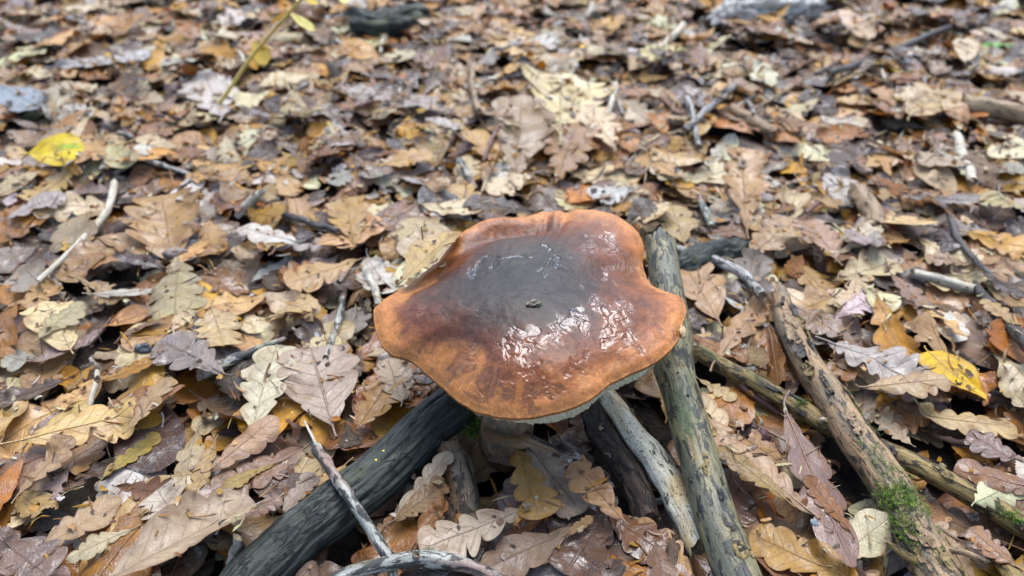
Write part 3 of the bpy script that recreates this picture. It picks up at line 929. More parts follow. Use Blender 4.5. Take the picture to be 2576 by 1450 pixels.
h((1115, 690), (1040, 560), .74, 'tan', 'pale tan beech-like leaf lying behind the left of the cap', colr=(.44, .35, .20), depth=.08)
h((1806, 806), (1716, 660), .66, 'tan', 'smooth tan oak leaf with rounded lobe right of the leaning stick', colr=(.40, .25, .125), depth=.5, lobes=3, lift=.004, ky=5)
h((1725, 838), (1880, 905), .40, 'russet', 'dark orange oak leaf curling below the smooth tan leaf', colr=(.27, .12, .03), ky=24)
h((1800, 905), (1916, 760), .30, 'tan', 'narrow tan leaf edge between two russet leaves', ky=-20, colr=(.40, .25, .13))
h((1936, 815), (1962, 962), .34, 'russet', 'orange brown oak leaf standing on edge against the mossy stick', colr=(.25, .11, .03), roll=1.15, lift=.010, q=.5, depth=.3)
h((1985, 755), (2120, 845), .60, 'brown', 'wet brown oak leaf behind the tip of the mossy stick', colr=(.28, .18, .11), wet=1)
h((2090, 690), (2020, 590), .66, 'tan', 'pinkish tan oak leaf beyond the mossy stick', colr=(.36, .22, .13))
h((2190, 640), (2120, 600), .5, 'greyish', 'ribbed greyish pink leaf next to the pinkish tan leaf', depth=.05, kind='oval', colr=(.36, .28, .26))
h((2240, 700), (2330, 790), .6, 'brown', 'brown oak leaf below the straight white peeled twig', colr=(.27, .16, .10))
h((2440, 660), (2330, 640), .6, 'tan', 'tan leaf lying across the dark crooked twig foot', colr=(.36, .25, .15))
h((2570, 540), (2470, 500), .8, 'olive', 'large mottled olive cream oak leaf right of the crooked twig', colr=(.48, .40, .20))
h((2560, 830), (2470, 760), .5, 'ochre', 'ochre oak leaf beside the dark brown twig', colr=(.42, .28, .12))
# near field, right
h((2170, 985), (2375, 968), .50, 'tan', 'arched pale tan oak leaf above the yellow veined leaf', colr=(.46, .33, .19), ky=-20, lift=.008, depth=.4)
h((2290, 1118), (2205, 1052), .60, 'cream', 'small pale jagged oak leaf beside the mossy stick', colr=(.54, .42, .28), depth=.6)
h((2305, 1045), (2552, 1078), .46, 'ochre', 'large golden tan oak leaf with blue grey stains', colr=(.54, .40, .20), depth=.45, lift=.008, lobes=5)
h((2560, 1190), (2430, 1105), .6, 'brown', 'wet purplish brown oak leaf under the large golden tan leaf', colr=(.25, .17, .14), wet=.9)
h((2230, 1130), (2400, 1190), .50, 'ochre', 'curled orange oak leaf edge below the small pale jagged leaf', colr=(.36, .21, .07), ky=22)
h((1760, 950), (1850, 1004), .62, 'cream', 'pale lobed oak leaf between the leaning stick and the reddish twig', colr=(.56, .43, .24), depth=.6, lobes=4)
h((1770, 1030), (1850, 1170), .62, 'tan', 'glossy tan oak leaf right of the leaning stick', colr=(.44, .30, .16), depth=.45, wet=.8)
h((1975, 1040), (2138, 1425), .30, 'brown', 'long purplish brown oak leaf lying along the mossy stick', colr=(.235, .140, .105), depth=.45, lobes=4, lift=.012, wet=.8, ky=-8, roll=-.15)
h((2035, 1292), (1795, 1110), .40, 'tan', 'folded tan oak leaf with curled lobes and stalk beside the leaning stick', colr=(.42, .28, .165), ky=22, lift=.014, depth=.5, roll=.2)
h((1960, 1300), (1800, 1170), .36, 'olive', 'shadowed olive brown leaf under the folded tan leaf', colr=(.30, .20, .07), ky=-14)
h((2130, 1455), (1890, 1345), .62, 'ochre', 'large mottled ochre oak leaf at the foot of the leaning stick', colr=(.40, .24, .075), depth=.3, lobes=4)
h((2140, 1330), (2030, 1200), .4, 'russet', 'russet leaf under the long purplish brown leaf', colr=(.24, .10, .03))
h((2450, 1450), (2340, 1310), .6, 'tan', 'tan oak leaf right of the mossy stick foot', colr=(.40, .27, .16))
h((2570, 1440), (2440, 1330), .6, 'brown', 'glossy orange brown leaf beside the yellow brown twig end', colr=(.34, .19, .10), wet=1)
h((2335, 885), (2475, 1010), .85, 'yellow', 'bright yellow leaf with brown veins and holes', kind='birch', name='birch_leaf', colr=(.70, .46, .03), vt=.05, ruffle=.003, lift=.006, roll=-.2)
# near field, left
h((632, 1070), (694, 866), .60, 'cream', 'pale greenish cream oak leaf with brown midrib left of the cap', colr=(.60, .55, .38), depth=.42, lobes=4, lift=.006, vt=0)
h((840, 1090), (786, 900), .82, 'greyish', 'broad greyish tan oak leaf next to the pale greenish cream leaf', colr=(.40, .31, .235), depth=.3, lobes=4, vt=0)
h((905, 1080), (985, 962), .74, 'ochre', 'mottled ochre oak leaf beside the blackened log', colr=(.40, .23, .075), depth=.45, lift=.006, ruffle=.004)
h((1010, 1010), (975, 900), .66, 'tan', 'pale tan oak leaf under the left front edge of the cap', colr=(.42, .32, .21))
h((70, 1132), (218, 1022), .40, 'ochre', 'golden yellow oak leaf folded lengthwise', colr=(.56, .40, .15), ky=-26, lobes=3, depth=.25, lift=.006)
h((262, 1200), (394, 1090), .40, 'olive', 'olive ochre oak leaf beside the folded golden leaf', colr=(.34, .25, .055), ky=-10, depth=.45)
h((340, 1110), (440, 985), .46, 'tan', 'tan oak leaf with forked tip above the olive ochre leaf', colr=(.40, .27, .14), depth=.55)
h((770, 1165), (520, 1300), .60, 'brown', 'large wet brown oak leaf lying against the blackened log', colr=(.27, .165, .105), wet=1, depth=.35)
h((530, 1180), (694, 1052), .52, 'tan', 'rolled tan oak leaf with a hole near the pale greenish cream leaf', colr=(.42, .27, .165), ky=-40, depth=.25, lift=.008)
h((540, 1110), (486, 1255), .40, 'ochre', 'tan and yellow oak leaf with a narrow waist', colr=(.42, .29, .13), depth=.6, lobes=3)
h((690, 1160), (560, 1220), .34, 'olive', 'olive edged narrow leaf above the large wet brown leaf', colr=(.36, .26, .09), ky=-14)
h((110, 1380), (305, 1262), .62, 'tan', 'flat tan oak leaf with pale veins', colr=(.42, .29, .165), depth=.42, lobes=4, vt=1, lift=.006)
h((330, 1330), (165, 1402), .40, 'cream', 'pale cream leaf showing under the flat tan leaf', colr=(.52, .44, .28))
h((462, 1340), (398, 1238), .84, 'cream', 'pale brittle oak leaf with many pointed lobes', colr=(.54, .47, .37), depth=.6, ruffle=.005, vt=0)
h((290, 1470), (640, 1285), .56, 'tan', 'big folded tan oak leaf with its edge turned up', colr=(.42, .32, .215), ky=20, fold=.25, lift=.020, depth=.28, lobes=4, side=.6, ruffle=.003, roll=-.3)
h((60, 1260), (190, 1120), .42, 'tan', 'orange tan oak leaf under the folded golden leaf', colr=(.36, .23, .12), depth=.5)
h((-30, 1330), (110, 1440), .7, 'brown', 'wet purplish brown oak leaf left of the flat tan leaf', colr=(.20, .13, .10), wet=1)
h((640, 1400), (730, 1340), .5, 'brown', 'pinkish brown leaf tucked under the blackened log', colr=(.26, .16, .11), wet=.8)
h((700, 1300), (790, 1190), .42, 'greyish', 'narrow greyish leaf behind the slim lichened stick', colr=(.34, .27, .21), ky=10)
# the hollow in front of the mushroom
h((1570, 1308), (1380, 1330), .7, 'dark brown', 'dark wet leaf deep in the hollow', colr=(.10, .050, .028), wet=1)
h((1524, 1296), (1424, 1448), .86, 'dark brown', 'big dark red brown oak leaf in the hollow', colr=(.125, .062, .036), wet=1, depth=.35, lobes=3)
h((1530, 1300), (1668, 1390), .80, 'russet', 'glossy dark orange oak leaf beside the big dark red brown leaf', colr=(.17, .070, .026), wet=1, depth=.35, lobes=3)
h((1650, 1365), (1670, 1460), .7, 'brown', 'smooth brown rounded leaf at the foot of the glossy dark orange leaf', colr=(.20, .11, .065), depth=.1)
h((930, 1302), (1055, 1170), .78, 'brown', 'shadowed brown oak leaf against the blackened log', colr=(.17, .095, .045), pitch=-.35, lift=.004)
h((985, 1300), (1134, 1160), .26, 'cream', 'narrow pale leaf blade pointing at the ochre branch stub', colr=(.50, .42, .30), ky=18, lift=.010, pitch=-.2)
h((990, 1330), (1120, 1240), .5, 'brown', 'spotted brown leaf under the narrow pale blade', colr=(.26, .16, .07))
h((1030, 1400), (1120, 1270), .32, 'russet', 'curled russet leaf edge left of the pale veined leaf', colr=(.30, .14, .05), ky=26)
h((1430, 1338), (1215, 1434), .56, 'brown', 'dull brown oak leaf lying below the pale veined leaf', colr=(.265, .185, .125), depth=.25, lobes=4)
h((1325, 1120), (1462, 1290), .56, 'greyish', 'greyish tan oak leaf under the ochre lobed leaf', colr=(.38, .29, .21), depth=.5, lobes=4, lift=.004)
h((1320, 1298), (1064, 1402), .50, 'cream', 'pale oak leaf with dark veins in the hollow', colr=(.46, .37, .27), depth=.55, lobes=5, lift=.008, vt=0, ky=-6)
h((1567, 1306), (1440, 1165), .48, 'tan', 'orange tan oak leaf with deep lobes leaning on the rotten branch', colr=(.42, .24, .115), depth=.58, lobes=4, lift=.014)
h((1300, 1132), (1356, 1306), .56, 'ochre', 'ochre deeply lobed oak leaf below the mushroom stem', colr=(.40, .235, .075), depth=.55, lobes=4, lift=.010)
h((1415, 1350), (1490, 1300), .34, 'tan', 'small curled tan leaf beside the big dark red brown leaf', colr=(.36, .22, .10), ky=30, lift=.006)
h((1410, 1142), (1222, 1078), .60, 'brown', 'dull tan oak leaf draped against the mushroom stem', colr=(.30, .20, .11), depth=.3, lobes=3, lift=.012, roll=.55, ruffle=.003)
h((105, 458), (236, 444), .78, 'yellow', 'bright yellow oval leaf with a green streak', kind='oval', name='oval_leaf', colr=(.80, .62, .03), wet=.3, fold=.12, vt=.8, ruffle=.0012, roll=.45, lift=.018)
# the leaf resting on the cap
h((1016, 702), (1142, 584), .60, 'ochre', 'curled tan oak leaf resting on the left edge of the cap', colr=(.50, .36, .16), z=.129, ky=20, roll=-.42, depth=.16, lobes=5)

# two sticks that lie over the log and the near litter
slim = make_stick('slim_stick', [(791, 1118, .046), (837, 1188, .048), (888, 1270, .047), (934, 1335, .036), (975, 1412, .026), (992, 1470, .020)],
    [.0042, .0044, .0044, .0042, .0040, .0038], W_LICHEN, 'slim pale lichened stick lying across the blackened log', seg=16, n=80, seed=91, rough=0.12, knob=0.4, jag=(1.2, 0.5), avoid=True)
birchy = make_stick('black_and_white_stick', [(800, 1490, .020), (876, 1443, .026), (982, 1414, .030), (1070, 1404, .032), (1133, 1412, .030), (1193, 1430, .026), (1290, 1470, .020)],
    [.0052, .0056, .0056, .0060, .0060, .0050, .0046], W_LICHEN, 'knobbly black and white stick curving in front of the log', seg=20, n=110, seed=94, rough=0.14, knob=0.45, jag=(0.5, 0.5), avoid=True)

# ------------------------------------------------------------------ turn leaves into objects
cnt = np.bincount(ID[ID >= 0].ravel(), minlength=len(LEAVES))
LANDMARKS = [(G(1440, 700, 0), 'the mushroom'), (G(2200, 1170, 0), 'the mossy stick'), (G(900, 1240, 0), 'the blackened log'),
             (G(1800, 1250, 0), 'the leaning stick'), (G(170, 447, 0), 'the yellow oval leaf'), (G(600, 200, 0), 'the yellow sapling'),
             (G(1410, 265, 0), 'the large pale yellow leaf'), (G(2290, 560, 0), 'the pale triangular leaf'), (G(2400, 940, 0), 'the yellow veined leaf'),
             (G(810, 680, 0), 'the large golden tan leaf'), (G(430, 590, 0), 'the broad ochre leaf'), (G(660, 960, 0), 'the pale greenish cream leaf'),
             (G(330, 925, 0), 'the curled bright orange leaf'), (G(480, 1370, 0), 'the big folded tan leaf'), (G(220, 1310, 0), 'the flat tan leaf'),
             (G(1320, 1280, 0), 'the ochre deeply lobed leaf'), (G(1780, 660, 0), 'the dark wood chunk'), (G(1930, 50, 0), 'the grey stump'),
             (G(980, 50, 0), 'the black lump of rotten wood'), (G(2190, 530, 0), 'the crumbling branch'), (G(2250, 125, 0), 'the long straight dark twig'),
             (G(675, 595, 0), 'the white lobed leaf'), (G(190, 600, 0), 'the long bent pale twig'), (G(1790, 290, 0), 'the two crossed grey twigs'),
             (G(2440, 1060, 0), 'the stained golden leaf'), (G(1520, 1390, 0), 'the big dark red brown leaf'), (G(1300, 340, 0), 'the upright brown leaf'),
             (G(640, 1240, 0), 'the large wet brown leaf'), (G(140, 1080, 0), 'the folded golden leaf'), (G(2370, 705, 0), 'the straight white peeled twig')]
LMP = np.array([p for p, _ in LANDMARKS])

def proj_size(d):
    c = d['P'].reshape(-1, 3).mean(0)
    dep = depth_of(c)
    if not in_view(c[0], c[1], -0.005): return 0
    return cnt[d['id']] * (FPX / dep) ** 2

heroes = [d for d in LEAVES if d['hero']]
rest_l = sorted([d for d in LEAVES if not d['hero']], key=lambda d: -proj_size(d))
NIND = 296 - len(heroes)
indiv = rest_l[:NIND]
stuff = rest_l[NIND:]
USED = set()
FORMW = {'flat': 'flat', 'cupped': 'cupped', 'arched': 'arched', 'curled': 'tightly curled'}

def leaf_attrs(d):
    n = d['S'].size
    c = np.tile(np.array([*d['col'], 1.0]), (n, 1))
    if d.get('name') == 'oval_leaf' and d.get('hero'):
        S, T = d['S'].ravel(), d['T'].ravel()
        g = 0.9 * np.exp(-((S - 0.18) / 0.13) ** 2) * sstep(0.4, 0.6, T) * (1 - sstep(.85, .98, T))
        c[:, :3] = c[:, :3] * (1 - g[:, None]) + np.array([.25, .50, .05]) * g[:, None]
    return dict(col=c, prm=np.tile(np.array(d['prm']), (n, 1)), st=np.stack([d['S'].ravel(), d['T'].ravel(), np.zeros(n)], -1))

def leaf_faces(d):
    """faces of the blade; a torn leaf loses bites of its margin and a few holes"""
    F = grid_faces(*d['S'].shape)
    if not d.get('torn'): return F
    st_ = (d['S'].ravel()[F].mean(1), d['T'].ravel()[F].mean(1))
    k = d['id'] * 1.37
    n_ = vnoise(np.stack([st_[0] * 1.6 + k, st_[1] * 4.2, np.full(len(F), k)], -1), 7)
    n2 = vnoise(np.stack([st_[0] * 3.5, st_[1] * 9 + k, np.full(len(F), k + 3)], -1), 8)
    cut = (n_ + 0.45 * (np.abs(st_[0]) - 0.5) + 0.35 * (st_[1] - 0.6) + 0.3 * n2) > 0.46
    cut &= np.abs(st_[0]) > 0.12
    if cut.mean() > 0.5: return F
    return F[~cut]

def rib_mesh(d, org):
    """stalk running on as the raised midrib"""
    P = d['P']; ns = P.shape[1]
    m = P[:, ns // 2]
    L = d['L']
    n = 12
    k = np.linspace(0, P.shape[0] * 0.86, n)
    mid = np.stack([np.interp(k, np.arange(P.shape[0]), m[:, q]) for q in range(3)], -1)
    dirv = m[0] - m[max(2, P.shape[0] // 8)]
    dirv /= np.linalg.norm(dirv) + 1e-9
    rs = np.random.default_rng(d['id'])
    bendv = np.array([rs.normal(0, .3), rs.normal(0, .3), rs.uniform(-.1, .35)])
    st = [m[0] + (dirv + bendv * f) * L * 0.11 * f for f in (1.0, 0.66, 0.33)]
    path = np.vstack([st, mid])
    rad = np.concatenate([[0.016, 0.0125, 0.0125], np.linspace(0.0125, 0.003, n)]) * L * 0.75
    Pt, rest, _ = tube(path, rad, 5, d['id'] % 97, 0.0)
    c = np.array(d['col']) * (0.5 if d['prm'][2] < 0.5 else 0.95) + np.array([.03, .012, .004])
    return mesh_np('midrib', Pt.reshape(-1, 3) - org, grid_faces(len(path), 5, True),
                   {'rest': rest.reshape(-1, 3), 'col': np.tile(np.array([*c, 1.0]), (Pt.size // 3, 1))})

def leaf_object(d, label, name):
    P = d['P'].reshape(-1, 3)
    org = P.mean(0)
    o = obj(name, mesh_np(name, P - org, leaf_faces(d), leaf_attrs(d)), LEAF, None, org)
    tag(o, label, 'leaf', 'fallen leaves in the litter')
    obj('midrib', rib_mesh(d, org), RIB, o)
    return o

for d in heroes:
    leaf_object(d, d['hero'], d.get('name', 'oak_leaf'))
for d in indiv:
    c = d['P'].reshape(-1, 3).mean(0)
    k = int(np.argmin(((LMP[:, :2] - c[:2]) ** 2).sum(1)))
    size = 'small ' if d['L'] < 0.058 else ('large ' if d['L'] > 0.083 else '')
    wetw = 'wet ' if d['prm'][1] > 0.62 else ''
    order = np.argsort(((LMP[:, :2] - c[:2]) ** 2).sum(1))
    bl = 'broad ' if d['wf'] > 0.6 else 'narrow '
    lb = 'deeply lobed' if d['depth'] > 0.46 else 'shallow lobed'
    kw = {'oak': 'oak leaf', 'oval': 'smooth oval leaf', 'birch': 'triangular birch leaf'}[d['kind']]
    if d['torn']: d['torn'] = len(leaf_faces(d)) < 0.97 * (d['S'].shape[0] - 1) * (d['S'].shape[1] - 1)
    if d['kind'] != 'oak': lb = 'unlobed'
    if d['torn']: kw = 'torn ' + kw
    opts = [f"{size}{FORMW[d['form']]} {wetw}{d['cls']} {kw} near {LANDMARKS[k][1]}",
            f"{size}{bl}{FORMW[d['form']]} {wetw}{d['cls']} {kw} near {LANDMARKS[k][1]}",
            f"{size}{FORMW[d['form']]} {lb} {d['cls']} {kw} near {LANDMARKS[k][1]}",
            f"{FORMW[d['form']]} {lb} {bl}{d['cls']} {kw} towards {LANDMARKS[order[1]][1]} from {LANDMARKS[k][1]}"]
    lab = next((q for q in opts if q not in USED and len(q.split()) <= 16), opts[2])
    USED.add(lab)
    leaf_object(d, lab, {'oak': 'oak_leaf', 'oval': 'oval_leaf', 'birch': 'birch_leaf'}[d['kind']])

def joined(ds):
    Vs, Fs, A = [], [], {'col': [], 'prm': [], 'st': []}
    off = 0
    for d in ds:
        P = d['P'].reshape(-1, 3)
        Vs.append(P); Fs.append(leaf_faces(d) + off); off += len(P)
        at = leaf_attrs(d)
        for q in A: A[q].append(at[q])
    return np.vstack(Vs), np.vstack(Fs), {q: np.vstack(A[q]) for q in A}

V, F, A = joined(stuff)
lit = obj('leaf_litter', mesh_np('leaf_litter', V, F, A), LEAF)
tag(lit, 'deep carpet of small fallen oak leaves covering the forest floor', 'leaf litter', None, 'stuff')
print('leaves', len(LEAVES), 'heroes', len(heroes), 'faces stuff', len(F), 'H mean', H.mean())

# ------------------------------------------------------------------ crumbs: broken leaf bits and tiny twigs
def crumbs(count, label, name):
    Vs, Fs, C, Pm, St = [], [], [], [], []
    off = k = 0
    while k < count:
        x = rng.uniform(-1.25, 1.25); y = rng.uniform(0.25, 1.85)
        if not in_view(x, y, 0.05): continue
        iy_, ix_ = cells(np.array([x]), np.array([y]))
        if AVOID[iy_, ix_][0]: continue
        L = rng.uniform(0.003, 0.009) * (1.7 if y > 0.9 else 1.0)
        if rng.random() < 0.5:
            wfac = rng.uniform(0.06, 0.12); L *= 2.6
        else:
            wfac = rng.uniform(0.4, 0.9)
        X, Y = np.meshgrid(np.linspace(-.5, .5, 4), np.linspace(-.5, .5, 3), indexing='ij')
        w = np.array([rng.uniform(.2, .8), rng.uniform(.7, 1.2), rng.uniform(.7, 1.2), rng.uniform(.1, .7)])
        P = np.stack([X * L + rng.normal(0, .06, X.shape) * L, Y * L * wfac * w[:, None], rng.uniform(-1, 1) * Y ** 2 * L * wfac * 1.5 + rng.uniform(-1, 1) * X ** 2 * L], -1)
        M = np.array(Matrix.Rotation(rng.uniform(0, 6.28), 3, 'Z') @ Matrix.Rotation(rng.normal(0, .35), 3, 'Y') @ Matrix.Rotation(rng.normal(0, .35), 3, 'X'))
        P = P @ M.T
        P[..., 0] += x; P[..., 1] += y
        iy_, ix_ = cells(P[..., 0], P[..., 1])
        P[..., 2] += np.median(H[iy_, ix_]) + 0.0008
        cls = CLASSES[rng.choice(len(CLASSES), p=CPROB)]
        c = jitter_col(PAL[cls], rng, .25)
        Vs.append(P.reshape(-1, 3)); Fs.append(grid_faces(4, 3) + off); off += 12
        C.append(np.tile([*c, 1.0], (12, 1))); Pm.append(np.tile([rng.random(), rng.random(), rng.random()], (12, 1)))
        St.append(np.stack([Y.ravel() * 0.6 + 0.4, X.ravel() * .3 + .4, 0 * X.ravel()], -1))
        k += 1
    o = obj(name, mesh_np(name, np.vstack(Vs), np.vstack(Fs), {'col': np.vstack(C), 'prm': np.vstack(Pm), 'st': np.vstack(St)}), LEAF)
    tag(o, label, 'leaf crumbs', None, 'stuff')
crumbs(8000, 'broken leaf crumbs and splinters strewn over the litter', 'leaf_crumbs')
# ------------------------------------------------------------------ the mushroom
RIM = [(940, 777, .119), (944, 812, .117), (960, 861, .114), (986, 889, .112), (1026, 898, .111), (1048, 913, .109), (1083, 944, .107), (1118, 970, .106),
       (1144, 997, .106), (1188, 1025, .107), (1237, 1041, .110), (1289, 1050, .113), (1346, 1046, .116), (1399, 1036, .119), (1452, 1019, .122), (1496, 992, .125),
       (1535, 960, .127), (1584, 935, .128), (1628, 920, .128), (1663, 898, .128), (1694, 865, .128), (1716, 821, .128), (1724, 777, .127), (1723, 751, .126),
       (1707, 733, .125), (1680, 722, .123), (1648, 711, .121), (1628, 689, .120), (1616, 654, .122), (1621, 612, .128), (1610, 588, .132), (1579, 557, .137),
       (1549, 538, .140), (1509, 524, .142), (1470, 518, .142), (1439, 518, .141), (1412, 523, .139), (1382, 519, .139), (1355, 525, .138), (1329, 538, .136),
       (1294, 544, .135), (1241, 544, .134), (1206, 553, .132), (1175, 571, .130), (1144, 593, .127), (1131, 616, .124), (1105, 648, .120), (1065, 676, .117),
       (1030, 702, .117), (995, 724, .118), (964, 746, .119)]
CAPC = G(1330, 752, .151)
rimW = np.array([G(*p) for p in RIM])
ra = np.arctan2(rimW[:, 1] - CAPC[1], rimW[:, 0] - CAPC[0])
rr = np.hypot(rimW[:, 1] - CAPC[1], rimW[:, 0] - CAPC[0])
o_ = np.argsort(ra)
NA, NR = 720, 210
ang = np.linspace(-math.pi, math.pi, NA, endpoint=False)
rimR = np.interp(ang, ra[o_], rr[o_], period=2 * math.pi)
rimZ = np.interp(ang, ra[o_], rimW[o_, 2], period=2 * math.pi)
ker = np.exp(-np.linspace(-2, 2, 11) ** 2); ker /= ker.sum()
def csmooth(a, k=1):
    for _ in range(k):
        a = np.convolve(np.concatenate([a[-5:], a, a[:5]]), ker, 'valid')
    return a
rimR, rimZ = csmooth(rimR, 1), csmooth(rimZ, 6)
rimR = rimR * (1 + 0.012 * fbm(np.stack([np.cos(ang) * 9, np.sin(ang) * 9, 0 * ang], -1), 3, 3))

def ang_of(u, v, z=.135):
    p = G(u, v, z)
    return math.atan2(p[1] - CAPC[1], p[0] - CAPC[0])
def awin(a, a0, w):
    d = (a - a0 + math.pi) % (2 * math.pi) - math.pi
    return np.exp(-(d / w) ** 2)
def gauss_px(X, Y, u, v, ru, rv, z=.140):
    """soft patch on the cap, centre and size measured in the photograph"""
    p = G(u, v, z); dep = depth_of(p)
    wx = ru * dep / FPX; wy = rv * dep / FPX / ST * 0.92
    return np.exp(-(((X - p[0]) / wx) ** 2 + ((Y - p[1]) / wy) ** 2))

rho = np.linspace(0.0, 1, NR) ** 0.85
A2, R2 = np.meshgrid(ang, rho)
kk = sstep(.45, 1, R2)
RR = csmooth(rimR, 60)[None, :] * (1 - kk) + rimR[None, :] * kk
RZ = csmooth(rimZ, 60)[None, :] * (1 - kk) + rimZ[None, :] * kk
X = CAPC[0] + np.cos(A2) * RR * R2
Y = CAPC[1] + np.sin(A2) * RR * R2
g = R2 ** 1.9
Z = CAPC[2] * (1 - g) + RZ * g
back = awin(A2, ang_of(1255, 548), 0.42)
Z += -0.0145 * back * np.exp(-((R2 - 0.80) / 0.105) ** 2) + 0.003 * back * np.exp(-((R2 - 0.60) / 0.12) ** 2)
left = awin(A2, ang_of(1075, 665), 0.30)
Z += -0.009 * left * np.exp(-((R2 - 0.86) / 0.14) ** 2)
rightn = awin(A2, ang_of(1630, 690), 0.22)
Z += -0.006 * rightn * np.exp(-((R2 - 0.92) / 0.14) ** 2)
front = awin(A2, ang_of(1300, 1040), 0.9)
Z += 0.005 * front * np.exp(-((R2 - 0.72) / 0.2) ** 2)
for (u, v, w, dp) in ((1380, 530, .035, .0040), (1428, 535, .040, .0045), (1350, 560, .03, .002), (1465, 540, .05, .0015)):
    Z -= dp * awin(A2, ang_of(u, v), w) * sstep(.50, .72, R2) * (1 - 0.3 * sstep(.9, 1, R2))
P3 = np.stack([X, Y, np.zeros_like(X)], -1)
# radial coordinates for the streaky texture
rad_n = fbm(np.stack([np.cos(A2) * 7, np.sin(A2) * 7, R2 * 2.2], -1), 4, 21)
big = fbm(P3 * 26, 4, 31)
med = fbm(P3 * 75, 4, 33)
fin = fbm(P3 * 240, 3, 35)
Z += 0.0022 * big * sstep(0.1, 0.5, R2) + 0.0007 * med + 0.00016 * fin
# rounded margin
Z -= 0.0022 * sstep(.93, 1, R2) ** 2

# water: where it stands on the skin
region = (1.0 * gauss_px(X, Y, 1265, 900, 115, 62) + 0.75 * gauss_px(X, Y, 1320, 945, 34, 30) + 0.9 * gauss_px(X, Y, 1580, 800, 120, 70) + 0.75 * gauss_px(X, Y, 1430, 840, 80, 50)
          + 0.95 * gauss_px(X, Y, 1560, 640, 80, 55) + 0.55 * gauss_px(X, Y, 1500, 600, 60, 26) + 0.42 * gauss_px(X, Y, 1180, 880, 60, 40) + 0.5 * gauss_px(X, Y, 1420, 570, 26, 30)
          + 0.30 * gauss_px(X, Y, 1390, 960, 130, 45) + 0.2 * gauss_px(X, Y, 1090, 830, 60, 40))
warp = np.stack([fbm(P3 * 40, 3, 41), fbm(P3 * 40 + 7, 3, 43), np.zeros_like(X)], -1)
wnz = fbm((P3 + warp * 0.012) * 88 * np.array([1, .75, 1]), 4, 45)
wnf = fbm((P3 + warp * 0.006) * 150 * np.array([1, .6, 1]), 3, 47)
region = np.clip(region, 0, 1.1)
wet = sstep(0.285, 0.50, region * 0.62 + wnz * 0.62 + wnf * 0.22 - 0.06)
# slimy streak along the front margin and two sunken wet cracks near the middle
strip = np.exp(-(((R2 - .945) / .018) ** 2)) * awin(A2, ang_of(1190, 1010, .11), .22)
wet = np.maximum(wet, sstep(.35, .7, strip + 0.25 * wnz))
def crack(pts, w, jit):
    d = np.full(X.shape, 9.0)
    Q = np.array([G(u, v, .146)[:2] for u, v in pts])
    xx, yy = X + warp[..., 0] * jit + .0045 * wnf, Y + warp[..., 1] * jit + .0045 * wnz
    for a, b in zip(Q[:-1], Q[1:]):
        ab = b - a
        t = np.clip(((xx - a[0]) * ab[0] + (yy - a[1]) * ab[1]) / (ab @ ab), 0, 1)
        d = np.minimum(d, np.hypot(xx - a[0] - t * ab[0], yy - a[1] - t * ab[1]))
    return 1 - sstep(w * 0.55, w, d)
cr = np.maximum.reduce([crack([(1196, 668), (1222, 658), (1236, 664)], .0085, .006), 0.8 * crack([(1236, 660), (1290, 656), (1335, 652)], .0034, .006),
                        crack([(1366, 620), (1378, 632)], .0045, .005), crack([(1396, 645), (1408, 652), (1404, 672), (1424, 682)], .0040, .006),
                        0.7 * crack([(1384, 656), (1378, 678), (1355, 688)], .0016, .004), 0.6 * crack([(1366, 696), (1374, 702)], .003, .004)])
Z -= 0.0006 * cr
wet = np.maximum(wet, cr * sstep(-.30, .0, wnf + wnz * .6))
Z -= 0.00035 * wet

# colour of the skin: dark disc, red-brown ring, orange-tan margin
dk = G(1312, 695, .150)
qd = np.hypot(X - dk[0], (Y - dk[1]) * 1.0) / 0.068
qd = qd + 0.30 * big + 0.20 * med + 0.10 * rad_n * sstep(.45, .8, R2) + 0.07 * fin
qr = (1 - R2) * RR / 0.125                       # distance in from the margin
keys = [(0.35, (.013, .0098, .0095)), (0.75, (.022, .0120, .0090)), (1.05, (.046, .0150, .0070)), (1.35, (.090, .0240, .0065)), (1.66, (.165, .0480, .0095)), (2.05, (.285, .1000, .0220))]
C = np.zeros(X.shape + (3,))
for ch in range(3):
    C[..., ch] = np.interp(qd, [k[0] for k in keys], [k[1][ch] for k in keys])
rim_c = np.array([.340, .132, .034])
mrg = (1 - sstep(0.0, 0.13 + 0.17 * awin(A2, ang_of(1180, 1000, .11), 1.1), qr + 0.16 * big + 0.12 * med)) * 0.85
C = C * (1 - mrg[..., None]) + rim_c * mrg[..., None]
# purplish stains near the left lobe and in the back folds
st = np.clip(0.9 * gauss_px(X, Y, 1030, 790, 40, 28) + 0.7 * gauss_px(X, Y, 1390, 560, 30, 30) + 0.6 * gauss_px(X, Y, 1140, 690, 26, 16), 0, 1) * sstep(-.2, .4, med + .1)
C = C * (1 - 0.75 * st[..., None]) + np.array([.048, .017, .014]) * 0.75 * st[..., None]
# amber where water soaks the skin
amb = wet * sstep(0.85, 1.25, qd)
C = C * (1 - 0.6 * amb[..., None]) + np.array([.115, .034, .005]) * 0.6 * amb[..., None]
C = C * (1 - 0.55 * cr[..., None])
film = np.clip(sstep(.5, .85, R2) * (0.5 + 0.5 * sstep(-.2, .3, big)) + 0.3 * region, 0, 1)
